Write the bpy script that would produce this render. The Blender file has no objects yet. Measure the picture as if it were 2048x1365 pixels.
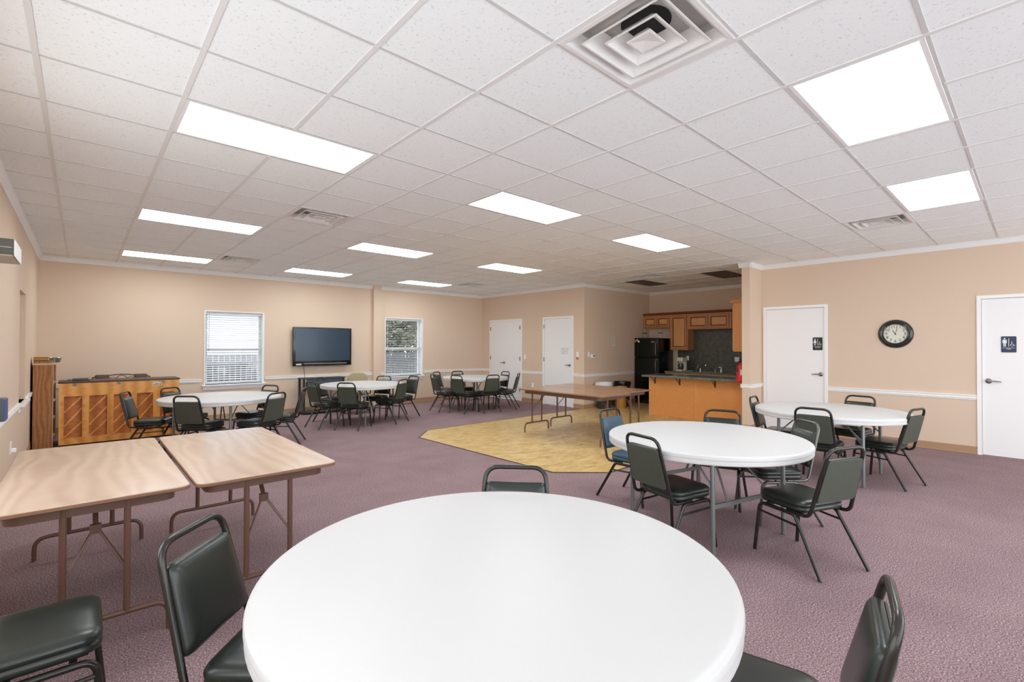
import bpy, bmesh, math, random
from mathutils import Vector, Matrix
PI = math.pi
random.seed(7)
SC = bpy.context.scene
COL = SC.collection

# ---------------------------------------------------------------- camera, world, exposure
HC = 1.462                      # eye height
CE = 2.900                      # ceiling height
F_PX, YAW, PITCH, ROLL = 949.24, math.radians(42.151), math.radians(0.5562), math.radians(0.1218)
fwd = Vector((math.sin(YAW)*math.cos(PITCH), math.cos(YAW)*math.cos(PITCH), math.sin(PITCH)))
rt0 = Vector((math.cos(YAW), -math.sin(YAW), 0)); up0 = rt0.cross(fwd)
rt = rt0*math.cos(ROLL)+up0*math.sin(ROLL); up = up0*math.cos(ROLL)-rt0*math.sin(ROLL)
cam = bpy.data.cameras.new('camera'); cam.sensor_width = 36; cam.lens = F_PX/2048*36
cam.clip_start = 0.02; cam.clip_end = 200
co = bpy.data.objects.new('camera', cam); COL.objects.link(co)
M = Matrix.Identity(4)
for r in range(3):
    M[r][0] = rt[r]; M[r][1] = up[r]; M[r][2] = -fwd[r]
M[2][3] = HC
co.matrix_world = M
SC.camera = co

world = bpy.data.worlds.new('world'); SC.world = world; world.use_nodes = True
bg = world.node_tree.nodes['Background']
bg.inputs[0].default_value = (0.90, 0.955, 1.0, 1); bg.inputs[1].default_value = 2.6
LIGHT_EMIT = 9.0
SC.view_settings.view_transform = 'Standard'; SC.view_settings.look = 'None'
SC.view_settings.gamma = 1.0; SC.view_settings.use_curve_mapping = False
SC.view_settings.exposure = 0.5
SC.cycles.use_denoising = True
SC.cycles.max_bounces = 12; SC.cycles.diffuse_bounces = 9; SC.cycles.glossy_bounces = 4
SC.cycles.sample_clamp_indirect = 8

# ---------------------------------------------------------------- room numbers
XL, XW, X2, XK = -0.53, 9.017, 8.581, 11.345     # left wall, right wall, far right wall, kitchen back wall
YB, YK, YP0, YP1 = 10.76, 7.0, 3.30, 3.435       # back wall, kitchen side wall, partition faces
XP = 8.50                                        # free end of the partition
YF = -3.6
GX, GY, TX, TY = 1.0355, 0.9245, 0.6096, 0.595   # ceiling grid

# ---------------------------------------------------------------- materials
def lin(c):
    return tuple(((v/255)/12.92 if v/255 <= .04045 else ((v/255+.055)/1.055)**2.4) for v in c)
def mat(name, col, rough=.5, metal=0, spec=.5, noise=None, bump=None, coat=0, srgb=True):
    m = bpy.data.materials.new(name); m.use_nodes = True
    nt = m.node_tree; b = nt.nodes['Principled BSDF']
    c = lin(col) if srgb else col
    b.inputs['Base Color'].default_value = (*c, 1)
    b.inputs['Roughness'].default_value = rough; b.inputs['Metallic'].default_value = metal
    b.inputs['Specular IOR Level'].default_value = spec
    b.inputs['Coat Weight'].default_value = coat
    tc = nt.nodes.new('ShaderNodeTexCoord')
    if noise:      # (scale, detail, other colour)
        n = nt.nodes.new('ShaderNodeTexNoise'); n.inputs['Scale'].default_value = noise[0]; n.inputs['Detail'].default_value = noise[1]
        nt.links.new(tc.outputs['Object'], n.inputs['Vector'])
        r = nt.nodes.new('ShaderNodeValToRGB'); r.color_ramp.elements[0].position = .35; r.color_ramp.elements[1].position = .65
        r.color_ramp.elements[0].color = (*c, 1); r.color_ramp.elements[1].color = (*lin(noise[2]), 1)
        nt.links.new(n.outputs['Fac'], r.inputs['Fac']); nt.links.new(r.outputs['Color'], b.inputs['Base Color'])
    if bump:       # (scale, strength, distance)
        n = nt.nodes.new('ShaderNodeTexNoise'); n.inputs['Scale'].default_value = bump[0]; n.inputs['Detail'].default_value = 3
        nt.links.new(tc.outputs['Object'], n.inputs['Vector'])
        bn = nt.nodes.new('ShaderNodeBump'); bn.inputs['Strength'].default_value = bump[1]; bn.inputs['Distance'].default_value = bump[2]
        nt.links.new(n.outputs['Fac'], bn.inputs['Height']); nt.links.new(bn.outputs['Normal'], b.inputs['Normal'])
    return m
def wood(name, c1, c2, scale=(1, 6, 6), rough=.4, dist=4, wscale=3, rot=(0, 0, 0), coat=0, spec=.5):
    """wood grain: a distorted wave along one object axis plus fine streaks"""
    m = bpy.data.materials.new(name); m.use_nodes = True
    nt = m.node_tree; b = nt.nodes['Principled BSDF']; b.inputs['Roughness'].default_value = rough
    b.inputs['Coat Weight'].default_value = coat; b.inputs['Specular IOR Level'].default_value = spec
    tc = nt.nodes.new('ShaderNodeTexCoord'); mp = nt.nodes.new('ShaderNodeMapping')
    mp.inputs['Scale'].default_value = scale; mp.inputs['Rotation'].default_value = rot
    nt.links.new(tc.outputs['Object'], mp.inputs['Vector'])
    w = nt.nodes.new('ShaderNodeTexWave'); w.inputs['Scale'].default_value = wscale; w.inputs['Distortion'].default_value = dist
    w.inputs['Detail'].default_value = 2; w.inputs['Detail Scale'].default_value = .8
    nt.links.new(mp.outputs[0], w.inputs['Vector'])
    n = nt.nodes.new('ShaderNodeTexNoise'); n.inputs['Scale'].default_value = 9; n.inputs['Detail'].default_value = 6
    mp2 = nt.nodes.new('ShaderNodeMapping'); mp2.inputs['Scale'].default_value = (scale[0]*.5, scale[1]*3, scale[2]*3); mp2.inputs['Rotation'].default_value = rot
    nt.links.new(tc.outputs['Object'], mp2.inputs['Vector']); nt.links.new(mp2.outputs[0], n.inputs['Vector'])
    mx = nt.nodes.new('ShaderNodeMath'); mx.operation = 'MULTIPLY_ADD'; mx.inputs[1].default_value = .5
    nt.links.new(w.outputs['Fac'], mx.inputs[0]); 
    m2 = nt.nodes.new('ShaderNodeMath'); m2.operation = 'MULTIPLY'; m2.inputs[1].default_value = .5
    nt.links.new(n.outputs['Fac'], m2.inputs[0]); nt.links.new(m2.outputs[0], mx.inputs[2])
    r = nt.nodes.new('ShaderNodeValToRGB'); r.color_ramp.elements[0].position = .15; r.color_ramp.elements[1].position = .75
    r.color_ramp.elements[0].color = (*lin(c1), 1); r.color_ramp.elements[1].color = (*lin(c2), 1)
    nt.links.new(mx.outputs[0], r.inputs['Fac']); nt.links.new(r.outputs['Color'], b.inputs['Base Color'])
    return m
def emis(name, col, strength):
    m = bpy.data.materials.new(name); m.use_nodes = True; nt = m.node_tree
    b = nt.nodes['Principled BSDF']; b.inputs['Base Color'].default_value = (.9, .9, .9, 1)
    b.inputs['Emission Color'].default_value = (*col, 1); b.inputs['Emission Strength'].default_value = strength
    return m

def carpet_mat():
    m = bpy.data.materials.new('carpet_mauve'); m.use_nodes = True; nt = m.node_tree
    b = nt.nodes['Principled BSDF']; b.inputs['Roughness'].default_value = .95; b.inputs['Specular IOR Level'].default_value = .15
    tc = nt.nodes.new('ShaderNodeTexCoord')
    n = nt.nodes.new('ShaderNodeTexNoise'); n.inputs['Scale'].default_value = 125; n.inputs['Detail'].default_value = 5; n.inputs['Roughness'].default_value = .75
    n2 = nt.nodes.new('ShaderNodeTexNoise'); n2.inputs['Scale'].default_value = 2.2; n2.inputs['Detail'].default_value = 5
    v = nt.nodes.new('ShaderNodeTexVoronoi'); v.inputs['Scale'].default_value = 330
    for k in (n, n2, v): nt.links.new(tc.outputs['Object'], k.inputs['Vector'])
    r = nt.nodes.new('ShaderNodeValToRGB'); e = r.color_ramp.elements
    e[0].position = .32; e[0].color = (*lin((70, 54, 60)), 1); e[1].position = .68; e[1].color = (*lin((222, 200, 200)), 1)
    k = e.new(.5); k.color = (*lin((146, 120, 124)), 1)
    nt.links.new(n.outputs['Fac'], r.inputs['Fac'])
    mx = nt.nodes.new('ShaderNodeMix'); mx.data_type = 'RGBA'; mx.blend_type = 'MULTIPLY'; mx.inputs[0].default_value = 1
    r2 = nt.nodes.new('ShaderNodeValToRGB'); r2.color_ramp.elements[0].position = .3; r2.color_ramp.elements[0].color = (.84, .82, .83, 1)
    r2.color_ramp.elements[1].position = .7; r2.color_ramp.elements[1].color = (1, 1, 1, 1)
    nt.links.new(n2.outputs['Fac'], r2.inputs['Fac']); nt.links.new(r.outputs['Color'], mx.inputs[6]); nt.links.new(r2.outputs['Color'], mx.inputs[7])
    nt.links.new(mx.outputs[2], b.inputs['Base Color'])
    bn = nt.nodes.new('ShaderNodeBump'); bn.inputs['Strength'].default_value = .5; bn.inputs['Distance'].default_value = .004
    nt.links.new(v.outputs['Distance'], bn.inputs['Height']); nt.links.new(bn.outputs['Normal'], b.inputs['Normal'])
    return m
def vinyl_mat():
    m = bpy.data.materials.new('floor_vinyl_tan'); m.use_nodes = True; nt = m.node_tree
    b = nt.nodes['Principled BSDF']; b.inputs['Roughness'].default_value = .32; b.inputs['Specular IOR Level'].default_value = .4
    tc = nt.nodes.new('ShaderNodeTexCoord')
    mp = nt.nodes.new('ShaderNodeMapping'); mp.inputs['Rotation'].default_value = (0, 0, .6); mp.inputs['Scale'].default_value = (1, 1.8, 1)
    n = nt.nodes.new('ShaderNodeTexNoise'); n.inputs['Scale'].default_value = 5; n.inputs['Detail'].default_value = 7; n.inputs['Roughness'].default_value = .65; n.inputs['Distortion'].default_value = .6
    nt.links.new(tc.outputs['Object'], mp.inputs[0]); nt.links.new(mp.outputs[0], n.inputs['Vector'])
    r = nt.nodes.new('ShaderNodeValToRGB'); e = r.color_ramp.elements
    e[0].position = .3; e[0].color = (*lin((176, 140, 84)), 1); e[1].position = .72; e[1].color = (*lin((226, 200, 146)), 1)
    k = e.new(.5); k.color = (*lin((206, 174, 114)), 1)
    nt.links.new(n.outputs['Fac'], r.inputs['Fac']); nt.links.new(r.outputs['Color'], b.inputs['Base Color'])
    return m
def tile_mat():
    m = bpy.data.materials.new('ceiling_tile_white'); m.use_nodes = True; nt = m.node_tree
    b = nt.nodes['Principled BSDF']; b.inputs['Roughness'].default_value = .9; b.inputs['Specular IOR Level'].default_value = .1
    tc = nt.nodes.new('ShaderNodeTexCoord')
    n = nt.nodes.new('ShaderNodeTexNoise'); n.inputs['Scale'].default_value = 75; n.inputs['Detail'].default_value = 3; n.inputs['Roughness'].default_value = .7
    nt.links.new(tc.outputs['Object'], n.inputs['Vector'])
    r = nt.nodes.new('ShaderNodeValToRGB'); e = r.color_ramp.elements
    e[0].position = .30; e[0].color = (*lin((206, 205, 203)), 1); e[1].position = .40; e[1].color = (*lin((242, 246, 247)), 1)
    nt.links.new(n.outputs['Fac'], r.inputs['Fac']); nt.links.new(r.outputs['Color'], b.inputs['Base Color'])
    return m

WALLC = (222, 200, 178)
MT = dict(
 wall=mat('wall_paint_tan', WALLC, .75, spec=.25, bump=(60, .05, .002)),
 trim=mat('trim_white', (246, 246, 245), .45),
 crown=mat('crown_white', (240, 241, 241), .5),
 base=mat('rubber_base_tan', (176, 140, 108), .6),
 door=mat('door_white', (244, 243, 243), .45),
 carpet=carpet_mat(), vinyl=vinyl_mat(), tile=tile_mat(),
 tbar=mat('tbar_grey', (226, 226, 225), .5),  # darker than the tiles to suggest the shadow lines of the grid
 tbar2=mat('cross_tee_grey', (206, 206, 205), .5),  # darker still: the shadow line along the cross tees is in this colour
 lamp=emis('diffuser_glow', (.90, .975, 1), LIGHT_EMIT),
 lampframe=mat('lamp_frame_white', (235, 235, 235), .4),
 deadlamp=mat('unlit_diffuser', (92, 90, 90), .6),
 vent=mat('vent_white', (226, 225, 223), .45),
 duct=mat('duct_grey', (205, 203, 200), .6), hole=mat('duct_dark', (38, 36, 36), .7),
 plastic=mat('table_plastic_white', (206, 205, 205), .42, spec=.4),
 legs=mat('table_leg_grey', (132, 140, 138), .35, metal=.55),
 greyrod=mat('table_brace_grey', (138, 140, 138), .4, metal=.5),
 lam=wood('laminate_walnut', (182, 156, 137), (196, 171, 151), scale=(1.1, .3, 1), rough=.18, dist=18, wscale=3.2, rot=(0, 0, 0), spec=.9),
 lam2=wood('laminate_dark', (140, 100, 74), (168, 126, 94), scale=(.8, .22, 1), rough=.2, dist=14, wscale=4.5, rot=(0, 0, 0), spec=.6),
 edge=mat('table_edge_brown', (134, 98, 74), .4),
 brown=mat('frame_brown', (106, 76, 62), .35, spec=.6),
 frame=mat('chair_frame_dark', (42, 41, 36), .25, metal=.3, spec=.7),
 silver=mat('chair_frame_grey', (104, 104, 98), .22, metal=.7),
 vin=mat('chair_vinyl_green', (33, 41, 36), .30, spec=.6, bump=(260, .12, .002)),
 vinblue=mat('chair_vinyl_blue', (58, 86, 104), .33, spec=.6, bump=(260, .12, .002)),
 vinback=mat('chair_back_cover', (64, 70, 60), .55, noise=(300, 2, (78, 84, 72))),
 foot=mat('rubber_foot_black', (20, 20, 20), .7),
 oak=wood('piano_oak', (212, 138, 54), (240, 174, 90), scale=(.8, 1, 6), rough=.35, dist=3, wscale=2.5),
 oak2=wood('piano_board', (168, 92, 36), (206, 128, 60), scale=(.8, 1, 12), rough=.45, dist=3, wscale=2.5),
 oakdark=mat('piano_case_dark', (70, 44, 30), .4),
 shelfwood=wood('bookcase_wood', (138, 88, 44), (176, 118, 64), scale=(3.2, 3.2, .9), rough=.5, dist=12, wscale=2.0),
 lightwood=mat('shelf_edge_tan', (206, 178, 150), .5),
 cab=wood('cabinet_maple', (198, 132, 76), (224, 162, 102), scale=(5, 5, .8), rough=.35, dist=2, wscale=1.5),
 cabdark=mat('cabinet_glaze_dark', (78, 46, 26), .4), cabframe=wood('cabinet_frame_maple', (170, 108, 60), (198, 134, 82), scale=(5, 5, .8), rough=.35, dist=2, wscale=1.5), moulding=mat('moulding_brown', (122, 76, 46), .4), slatetop=mat('slate_worktop', (92, 96, 90), .22, noise=(14, 6, (114, 118, 110))), roofc=mat('shingle_grey', (110, 108, 106), .9),  # slate top colour is lightened to hold a grazing sheen
 barwood=wood('bar_plywood', (216, 142, 76), (242, 178, 108), scale=(2, 2, .7), rough=.35, dist=3, wscale=1.2),
 slate=mat('slate_laminate', (72, 72, 66), .35, noise=(12, 6, (92, 91, 83))),
 black=mat('black_gloss', (8, 14, 12), .2, spec=.4), blackmatte=mat('black_matte', (24, 24, 24), .5),
 steel=mat('brushed_steel', (170, 172, 172), .25, metal=.9), chrome=mat('chrome', (200, 200, 200), .12, metal=1),
 lever=mat('lever_metal', (150, 148, 146), .22, metal=.9),
 red=mat('extinguisher_red', (200, 34, 30), .3), cream=mat('appliance_cream', (222, 218, 200), .4),
 paper=mat('paper_white', (226, 224, 214), .7), ink=mat('ink_dark', (60, 58, 56), .7), goldpaint=mat('gold_metal', (214, 160, 80), .3, metal=.5),
 bag=mat('bin_bag_black', (18, 18, 18), .25), whitebag=mat('bin_bag_white', (224, 226, 230), .4), bin=mat('bin_dark_green', (44, 48, 42), .5),
 olive=mat('olive_fabric', (172, 162, 130), .85), screen=mat('tv_screen', (22, 52, 74), .16, spec=.5), tvframe=mat('tv_bezel', (22, 24, 26), .2, spec=.7), tvbar=mat('tv_speaker_grey', (120, 122, 122), .35),
 apron=mat('table_apron_slate', (70, 92, 100), .5), darkmetal=mat('cart_frame_dark', (50, 50, 46), .4),
 signblue=mat('sign_navy', (44, 58, 84), .5), signblack=mat('sign_black', (34, 34, 36), .5), signwhite=mat('sign_white', (240, 240, 240), .5),
 clockrim=mat('clock_rim_black', (38, 38, 36), .22, spec=.7), clockface=mat('clock_face', (222, 220, 208), .5), clockink=mat('clock_ink', (44, 42, 38), .6),
 blind=mat('blind_white', (212, 214, 218), .5), vinylwhite=mat('window_white', (238, 239, 240), .45),
 greybox=mat('wall_box_grey', (86, 86, 80), .5), bluebox=mat('wall_box_blue', (52, 92, 160), .4), darkgrey=mat('box_slate', (84, 92, 100), .5),
 maroon=mat('pad_brown_leather', (92, 62, 52), .45), brick=mat('book_brown', (176, 124, 60), .6),
 bronze=mat('bronze_lever', (120, 110, 100), .3, metal=.8),
 lawn=mat('lawn_winter', (150, 148, 120), .9, noise=(3, 5, (120, 122, 88))), fencec=mat('fence_grey', (70, 72, 80), .8),
 leaf=mat('leaf_olive', (86, 92, 66), .8, noise=(4, 3, (120, 124, 96))), bark=mat('bark_grey', (92, 84, 78), .9), siding=mat('siding_white', (192, 197, 206), .7),
)
g = bpy.data.materials.new('window_glass'); g.use_nodes = True
nt = g.node_tree; pb = nt.nodes['Principled BSDF']
tr = nt.nodes.new('ShaderNodeBsdfTransparent'); gl = nt.nodes.new('ShaderNodeBsdfGlossy'); gl.inputs['Roughness'].default_value = .03
mxs = nt.nodes.new('ShaderNodeMixShader'); mxs.inputs[0].default_value = .06
nt.links.new(tr.outputs[0], mxs.inputs[1]); nt.links.new(gl.outputs[0], mxs.inputs[2]); nt.links.new(mxs.outputs[0], nt.nodes['Material Output'].inputs[0])
MT['glass'] = g
sh = bpy.data.materials.new('translucent_shade'); sh.use_nodes = True; nt = sh.node_tree
tl = nt.nodes.new('ShaderNodeBsdfTranslucent'); tl.inputs[0].default_value = (*lin((200, 188, 172)), 1); df = nt.nodes.new('ShaderNodeBsdfDiffuse'); df.inputs[0].default_value = (*lin((214, 202, 190)), 1)
mxs = nt.nodes.new('ShaderNodeMixShader'); nt.links.new(tl.outputs[0], mxs.inputs[1]); nt.links.new(df.outputs[0], mxs.inputs[2]); nt.links.new(mxs.outputs[0], nt.nodes['Material Output'].inputs[0])
MT['shade'] = sh
g2 = mat('carafe_glass', (60, 60, 60), .05, spec=.6); MT['carafe'] = g2

# ---------------------------------------------------------------- mesh helpers
class MB:
    def __init__(s): s.bm = bmesh.new(); s.slots = []
    def _mi(s, m):
        if m is None: return 0
        if m not in s.slots: s.slots.append(m)
        return s.slots.index(m)
    def box(s, lo, hi, bev=0, seg=2, m=None, rz=0, c=None):
        x0, y0, z0 = lo; x1, y1, z1 = hi
        P = [(x0,y0,z0),(x1,y0,z0),(x1,y1,z0),(x0,y1,z0),(x0,y0,z1),(x1,y0,z1),(x1,y1,z1),(x0,y1,z1)]
        if rz:
            cx, cy = c if c else ((x0+x1)/2, (y0+y1)/2)
            P = [(cx+(a-cx)*math.cos(rz)-(b-cy)*math.sin(rz), cy+(a-cx)*math.sin(rz)+(b-cy)*math.cos(rz), z) for a, b, z in P]
        V = [s.bm.verts.new(p) for p in P]; mi = s._mi(m)
        F = [s.bm.faces.new([V[i] for i in f]) for f in ((0,3,2,1),(4,5,6,7),(0,1,5,4),(1,2,6,5),(2,3,7,6),(3,0,4,7))]
        for f in F: f.material_index = mi
        if bev > 0:
            E = list({e for f in F for e in f.edges})
            r = bmesh.ops.bevel(s.bm, geom=E, offset=bev, segments=seg, affect='EDGES', profile=.5, material=-1)
        return s
    def bar(s, a, b, w, h, m=None, upv=(0,0,1)):
        """rectangular bar from a to b"""
        a, b = Vector(a), Vector(b); d = (b-a).normalized(); u = Vector(upv)
        if abs(d.dot(u)) > .98: u = Vector((1, 0, 0))
        sx = d.cross(u).normalized(); sy = sx.cross(d).normalized()
        V = []
        for p in (a, b):
            for i, j in ((-1,-1),(1,-1),(1,1),(-1,1)): V.append(s.bm.verts.new(p+sx*i*w/2+sy*j*h/2))
        mi = s._mi(m)
        for f in ((0,1,2,3),(7,6,5,4),(0,4,5,1),(1,5,6,2),(2,6,7,3),(3,7,4,0)):
            s.bm.faces.new([V[i] for i in f]).material_index = mi
        return s
    def tube(s, pts, r, n=8, m=None, caps=True, closed=False):
        P = [Vector(p) for p in pts]; N = len(P); mi = s._mi(m)
        rr = r if isinstance(r, (list, tuple)) else [r]*N
        T = []
        for i in range(N):
            if closed: t = P[(i+1) % N]-P[i-1]
            else: t = (P[min(i+1, N-1)]-P[max(i-1, 0)])
            T.append(t.normalized())
        u = Vector((0, 0, 1))
        if abs(T[0].dot(u)) > .9: u = Vector((1, 0, 0))
        u = (u-T[0]*u.dot(T[0])).normalized(); R = []
        for i in range(N):
            u = (u-T[i]*u.dot(T[i])).normalized(); v = T[i].cross(u)
            R.append([s.bm.verts.new(P[i]+(u*math.cos(2*PI*k/n+PI/n)+v*math.sin(2*PI*k/n+PI/n))*rr[i]) for k in range(n)])
        for i in range(N if closed else N-1):
            A, B = R[i], R[(i+1) % N]
            for k in range(n):
                s.bm.faces.new([A[k], A[(k+1) % n], B[(k+1) % n], B[k]]).material_index = mi
        if caps and not closed:
            s.bm.faces.new(R[0][::-1]).material_index = mi; s.bm.faces.new(R[-1]).material_index = mi
        return s
    def lathe(s, prof, c=(0,0,0), n=32, m=None, axis='z'):
        mi = s._mi(m); c = Vector(c); R = []
        for (r, z) in prof:
            ring = []
            for k in range(n):
                a = 2*PI*k/n
                if axis == 'z': p = Vector((r*math.cos(a), r*math.sin(a), z))
                elif axis == 'x': p = Vector((z, r*math.cos(a), r*math.sin(a)))
                else: p = Vector((r*math.sin(a), z, r*math.cos(a)))
                ring.append(p+c)
            R.append([s.bm.verts.new(ring[0])] if r < 1e-6 else [s.bm.verts.new(p) for p in ring])
        for A, B in zip(R[:-1], R[1:]):
            if len(A) == 1 and len(B) == 1: continue
            for k in range(n):
                k2 = (k+1) % n
                if len(A) == 1: f = [A[0], B[k2], B[k]]
                elif len(B) == 1: f = [A[k], A[k2], B[0]]
                else: f = [A[k], A[k2], B[k2], B[k]]
                s.bm.faces.new(f).material_index = mi
        return s
    def loft(s, rings, m=None, cap0=True, cap1=True):
        mi = s._mi(m); R = [[s.bm.verts.new(p) for p in r] for r in rings]; n = len(R[0])
        for A, B in zip(R[:-1], R[1:]):
            for k in range(n):
                s.bm.faces.new([A[k], A[(k+1) % n], B[(k+1) % n], B[k]]).material_index = mi
        if cap0: s.bm.faces.new(R[0][::-1]).material_index = mi
        if cap1: s.bm.faces.new(R[-1]).material_index = mi
        return s
    def prism(s, pts, d, m=None):
        """closed outline pts (3D) extruded by vector d"""
        d = Vector(d); mi = s._mi(m)
        A = [s.bm.verts.new(Vector(p)) for p in pts]; B = [s.bm.verts.new(Vector(p)+d) for p in pts]; n = len(A)
        s.bm.faces.new(A[::-1]).material_index = mi; s.bm.faces.new(B).material_index = mi
        for k in range(n): s.bm.faces.new([A[k], A[(k+1) % n], B[(k+1) % n], B[k]]).material_index = mi
        return s
    def quad(s, P, m=None):
        s.bm.faces.new([s.bm.verts.new(p) for p in P]).material_index = s._mi(m); return s
    def build(s, name, m=None, parent=None, smooth=35, loc=None):
        bmesh.ops.recalc_face_normals(s.bm, faces=s.bm.faces)
        me = bpy.data.meshes.new(name); s.bm.to_mesh(me); s.bm.free()
        if s.slots:
            for k in s.slots: me.materials.append(MT[k] if isinstance(k, str) else k)
        else: me.materials.append(MT[m] if isinstance(m, str) else m)
        if smooth:
            me.shade_smooth(); me.set_sharp_from_angle(angle=math.radians(smooth))
        o = bpy.data.objects.new(name, me); COL.objects.link(o)
        if parent: o.parent = parent
        if loc: o.location = loc
        return o

def fillet(pts, rad, n=5):
    """round the inner corners of a polyline"""
    P = [Vector(p) for p in pts]; out = [P[0]]
    for i in range(1, len(P)-1):
        r = rad[i-1] if isinstance(rad, (list, tuple)) else rad
        a = P[i-1]-P[i]; b = P[i+1]-P[i]; la, lb = a.length, b.length; a.normalize(); b.normalize()
        ang = a.angle(b)
        if r <= 0 or ang > PI-.02: out.append(P[i]); continue
        t = min(r/math.tan(ang/2), la*.49, lb*.49)
        p0, p1 = P[i]+a*t, P[i]+b*t
        for k in range(n+1):
            q = k/n; out.append(p0*(1-q)**2+P[i]*2*q*(1-q)+p1*q*q)
    out.append(P[-1]); return out
def rrect(w, d, r, n=5, cx=0, cy=0):
    """rounded rectangle outline centred at cx,cy"""
    out = []
    for sx, sy, a0 in ((1, 1, 0), (-1, 1, PI/2), (-1, -1, PI), (1, -1, 3*PI/2)):
        for k in range(n+1):
            a = a0+PI/2*k/n; out.append((cx+sx*(w/2-r)+r*math.cos(a), cy+sy*(d/2-r)+r*math.sin(a)))
    return out
def tag(o, label=None, cat=None, group=None, kind=None):
    if label: o['label'] = label
    if cat: o['category'] = cat
    if group: o['group'] = group
    if kind: o['kind'] = kind
    return o
def thing(name, label, cat, loc=(0,0,0), rz=0, group=None):
    o = bpy.data.objects.new(name, None); COL.objects.link(o); o.empty_display_size = .1
    o.location = loc; o.rotation_euler = (0, 0, rz)
    return tag(o, label, cat, group)
def struct(name, loc=(0,0,0)):
    o = bpy.data.objects.new(name, None); COL.objects.link(o); o.location = loc; o['kind'] = 'structure'; return o
def dup(root, loc, rz, label=None, group=None, cat=None, name=None):
    r = root.copy(); COL.objects.link(r); r.location = loc; r.rotation_euler = (0, 0, rz)
    if name: r.name = name
    if label: r['label'] = label
    if group: r['group'] = group
    for ch in list(root.children):
        c = ch.copy(); COL.objects.link(c); c.parent = r
        for g_ in list(ch.children):
            d = g_.copy(); COL.objects.link(d); d.parent = c
    return r
def txt(s, size, name, parent, m, loc, rot, ext=.0006, sx=1):
    cu = bpy.data.curves.new(name, 'FONT'); cu.body = s; cu.size = size; cu.extrude = ext; cu.align_x = 'CENTER'; cu.align_y = 'CENTER'
    cu.materials.append(MT[m]); o = bpy.data.objects.new(name+'_text', cu); COL.objects.link(o)
    dg = bpy.context.evaluated_depsgraph_get(); me = bpy.data.meshes.new_from_object(o.evaluated_get(dg))
    bpy.data.objects.remove(o)
    q = bpy.data.objects.new(name, me); COL.objects.link(q); q.location = loc; q.rotation_euler = rot; q.scale = (sx, 1, 1)
    if parent: q.parent = parent
    return q

# ================================================================ THE SETTING
def wall_x(name, y, t, x0, x1, holes=(), extra=()):
    """wall in the x direction, face at y, thickness t (signed), holes (xa,xb,za,zb)"""
    b = MB(); cur = x0; ya, yb = min(y, y+t), max(y, y+t)
    for (xa, xb, za, zb) in sorted(holes):
        b.box((cur, ya, 0), (xa, yb, CE))
        if za > 0: b.box((xa, ya, 0), (xb, yb, za))
        b.box((xa, ya, zb), (xb, yb, CE)); cur = xb
    b.box((cur, ya, 0), (x1, yb, CE))
    for lo, hi in extra: b.box(lo, hi)
    return tag(b.build(name, 'wall', smooth=0), kind='structure')
def wall_y(name, x, t, y0, y1, holes=()):
    b = MB(); cur = y0; xa_, xb_ = min(x, x+t), max(x, x+t)
    for (ya, yb, za, zb) in sorted(holes):
        b.box((xa_, cur, 0), (xb_, ya, CE))
        if za > 0: b.box((xa_, ya, 0), (xb_, yb, za))
        b.box((xa_, ya, zb), (xb_, yb, CE)); cur = yb
    b.box((xa_, cur, 0), (xb_, y1, CE))
    return tag(b.build(name, 'wall', smooth=0), kind='structure')
W1 = (1.75, 2.775, .69, 2.12); W2 = (5.53, 6.57, .69, 2.14)
wall_x('wall_back', YB, .2, XL-.2, X2+.2, [W1, W2], extra=[((5.185, YB-.085, 0), (5.385, YB, CE))])
W3 = (7.75, 8.51, .78, 2.09)
wall_y('wall_left', XL, -.2, YF, YB+.2, [W3, (-3.0, -.9, .75, 2.35), (-.5, 1.6, .75, 2.35), (2.0, 3.7, .75, 2.35)])  # three unseen openings nearest the camera, added to let daylight in
wall_y('wall_right', XW, .2, YF, YP0, [(-.40, .497, 0, 2.107), (2.33, 3.225, 0, 2.107)])
wall_y('wall_far_right', X2, .2, YK+.2, YB+.2, [(7.365, 8.275, 0, 2.125), (9.13, 10.37, 0, 2.125)])
wall_x('wall_kitchen_left', YK, .2, X2, XK+.2)
wall_y('wall_kitchen_back', XK, .2, YP0, YK)
wall_x('wall_partition', YP0, YP1-YP0, XP, XK)

b = MB(); b.box((XL-.2, YF, -.1), (XK+.2, YB+.2, 0)); tag(b.build('floor', 'carpet', smooth=0), kind='structure')
VP = [(3.964, 6.568), (4.423, 7.045), (X2+.0, 7.045), (X2, YK), (XK, YK), (XK, YP1), (XP, YP1), (XP, 3.304), (4.50, 3.304), (4.027, 3.741)]
b = MB(); b.prism([(x, y, 0.0005) for x, y in VP], (0, 0, .0035)); tag(b.build('floor_kitchen', 'vinyl', smooth=0), kind='structure')
b = MB()
for a, c in ((9, 0), (0, 1), (1, 2), (8, 9), (7, 8)):
    p, q = VP[a], VP[c]; b.bar((*p, .004), (*q, .004), .022 if (a, c) == (0, 1) else .014, .006)
tag(b.build('trim_1', mat('floor_transition_strip', (74, 56, 52), .5), smooth=0), kind='structure')

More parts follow.
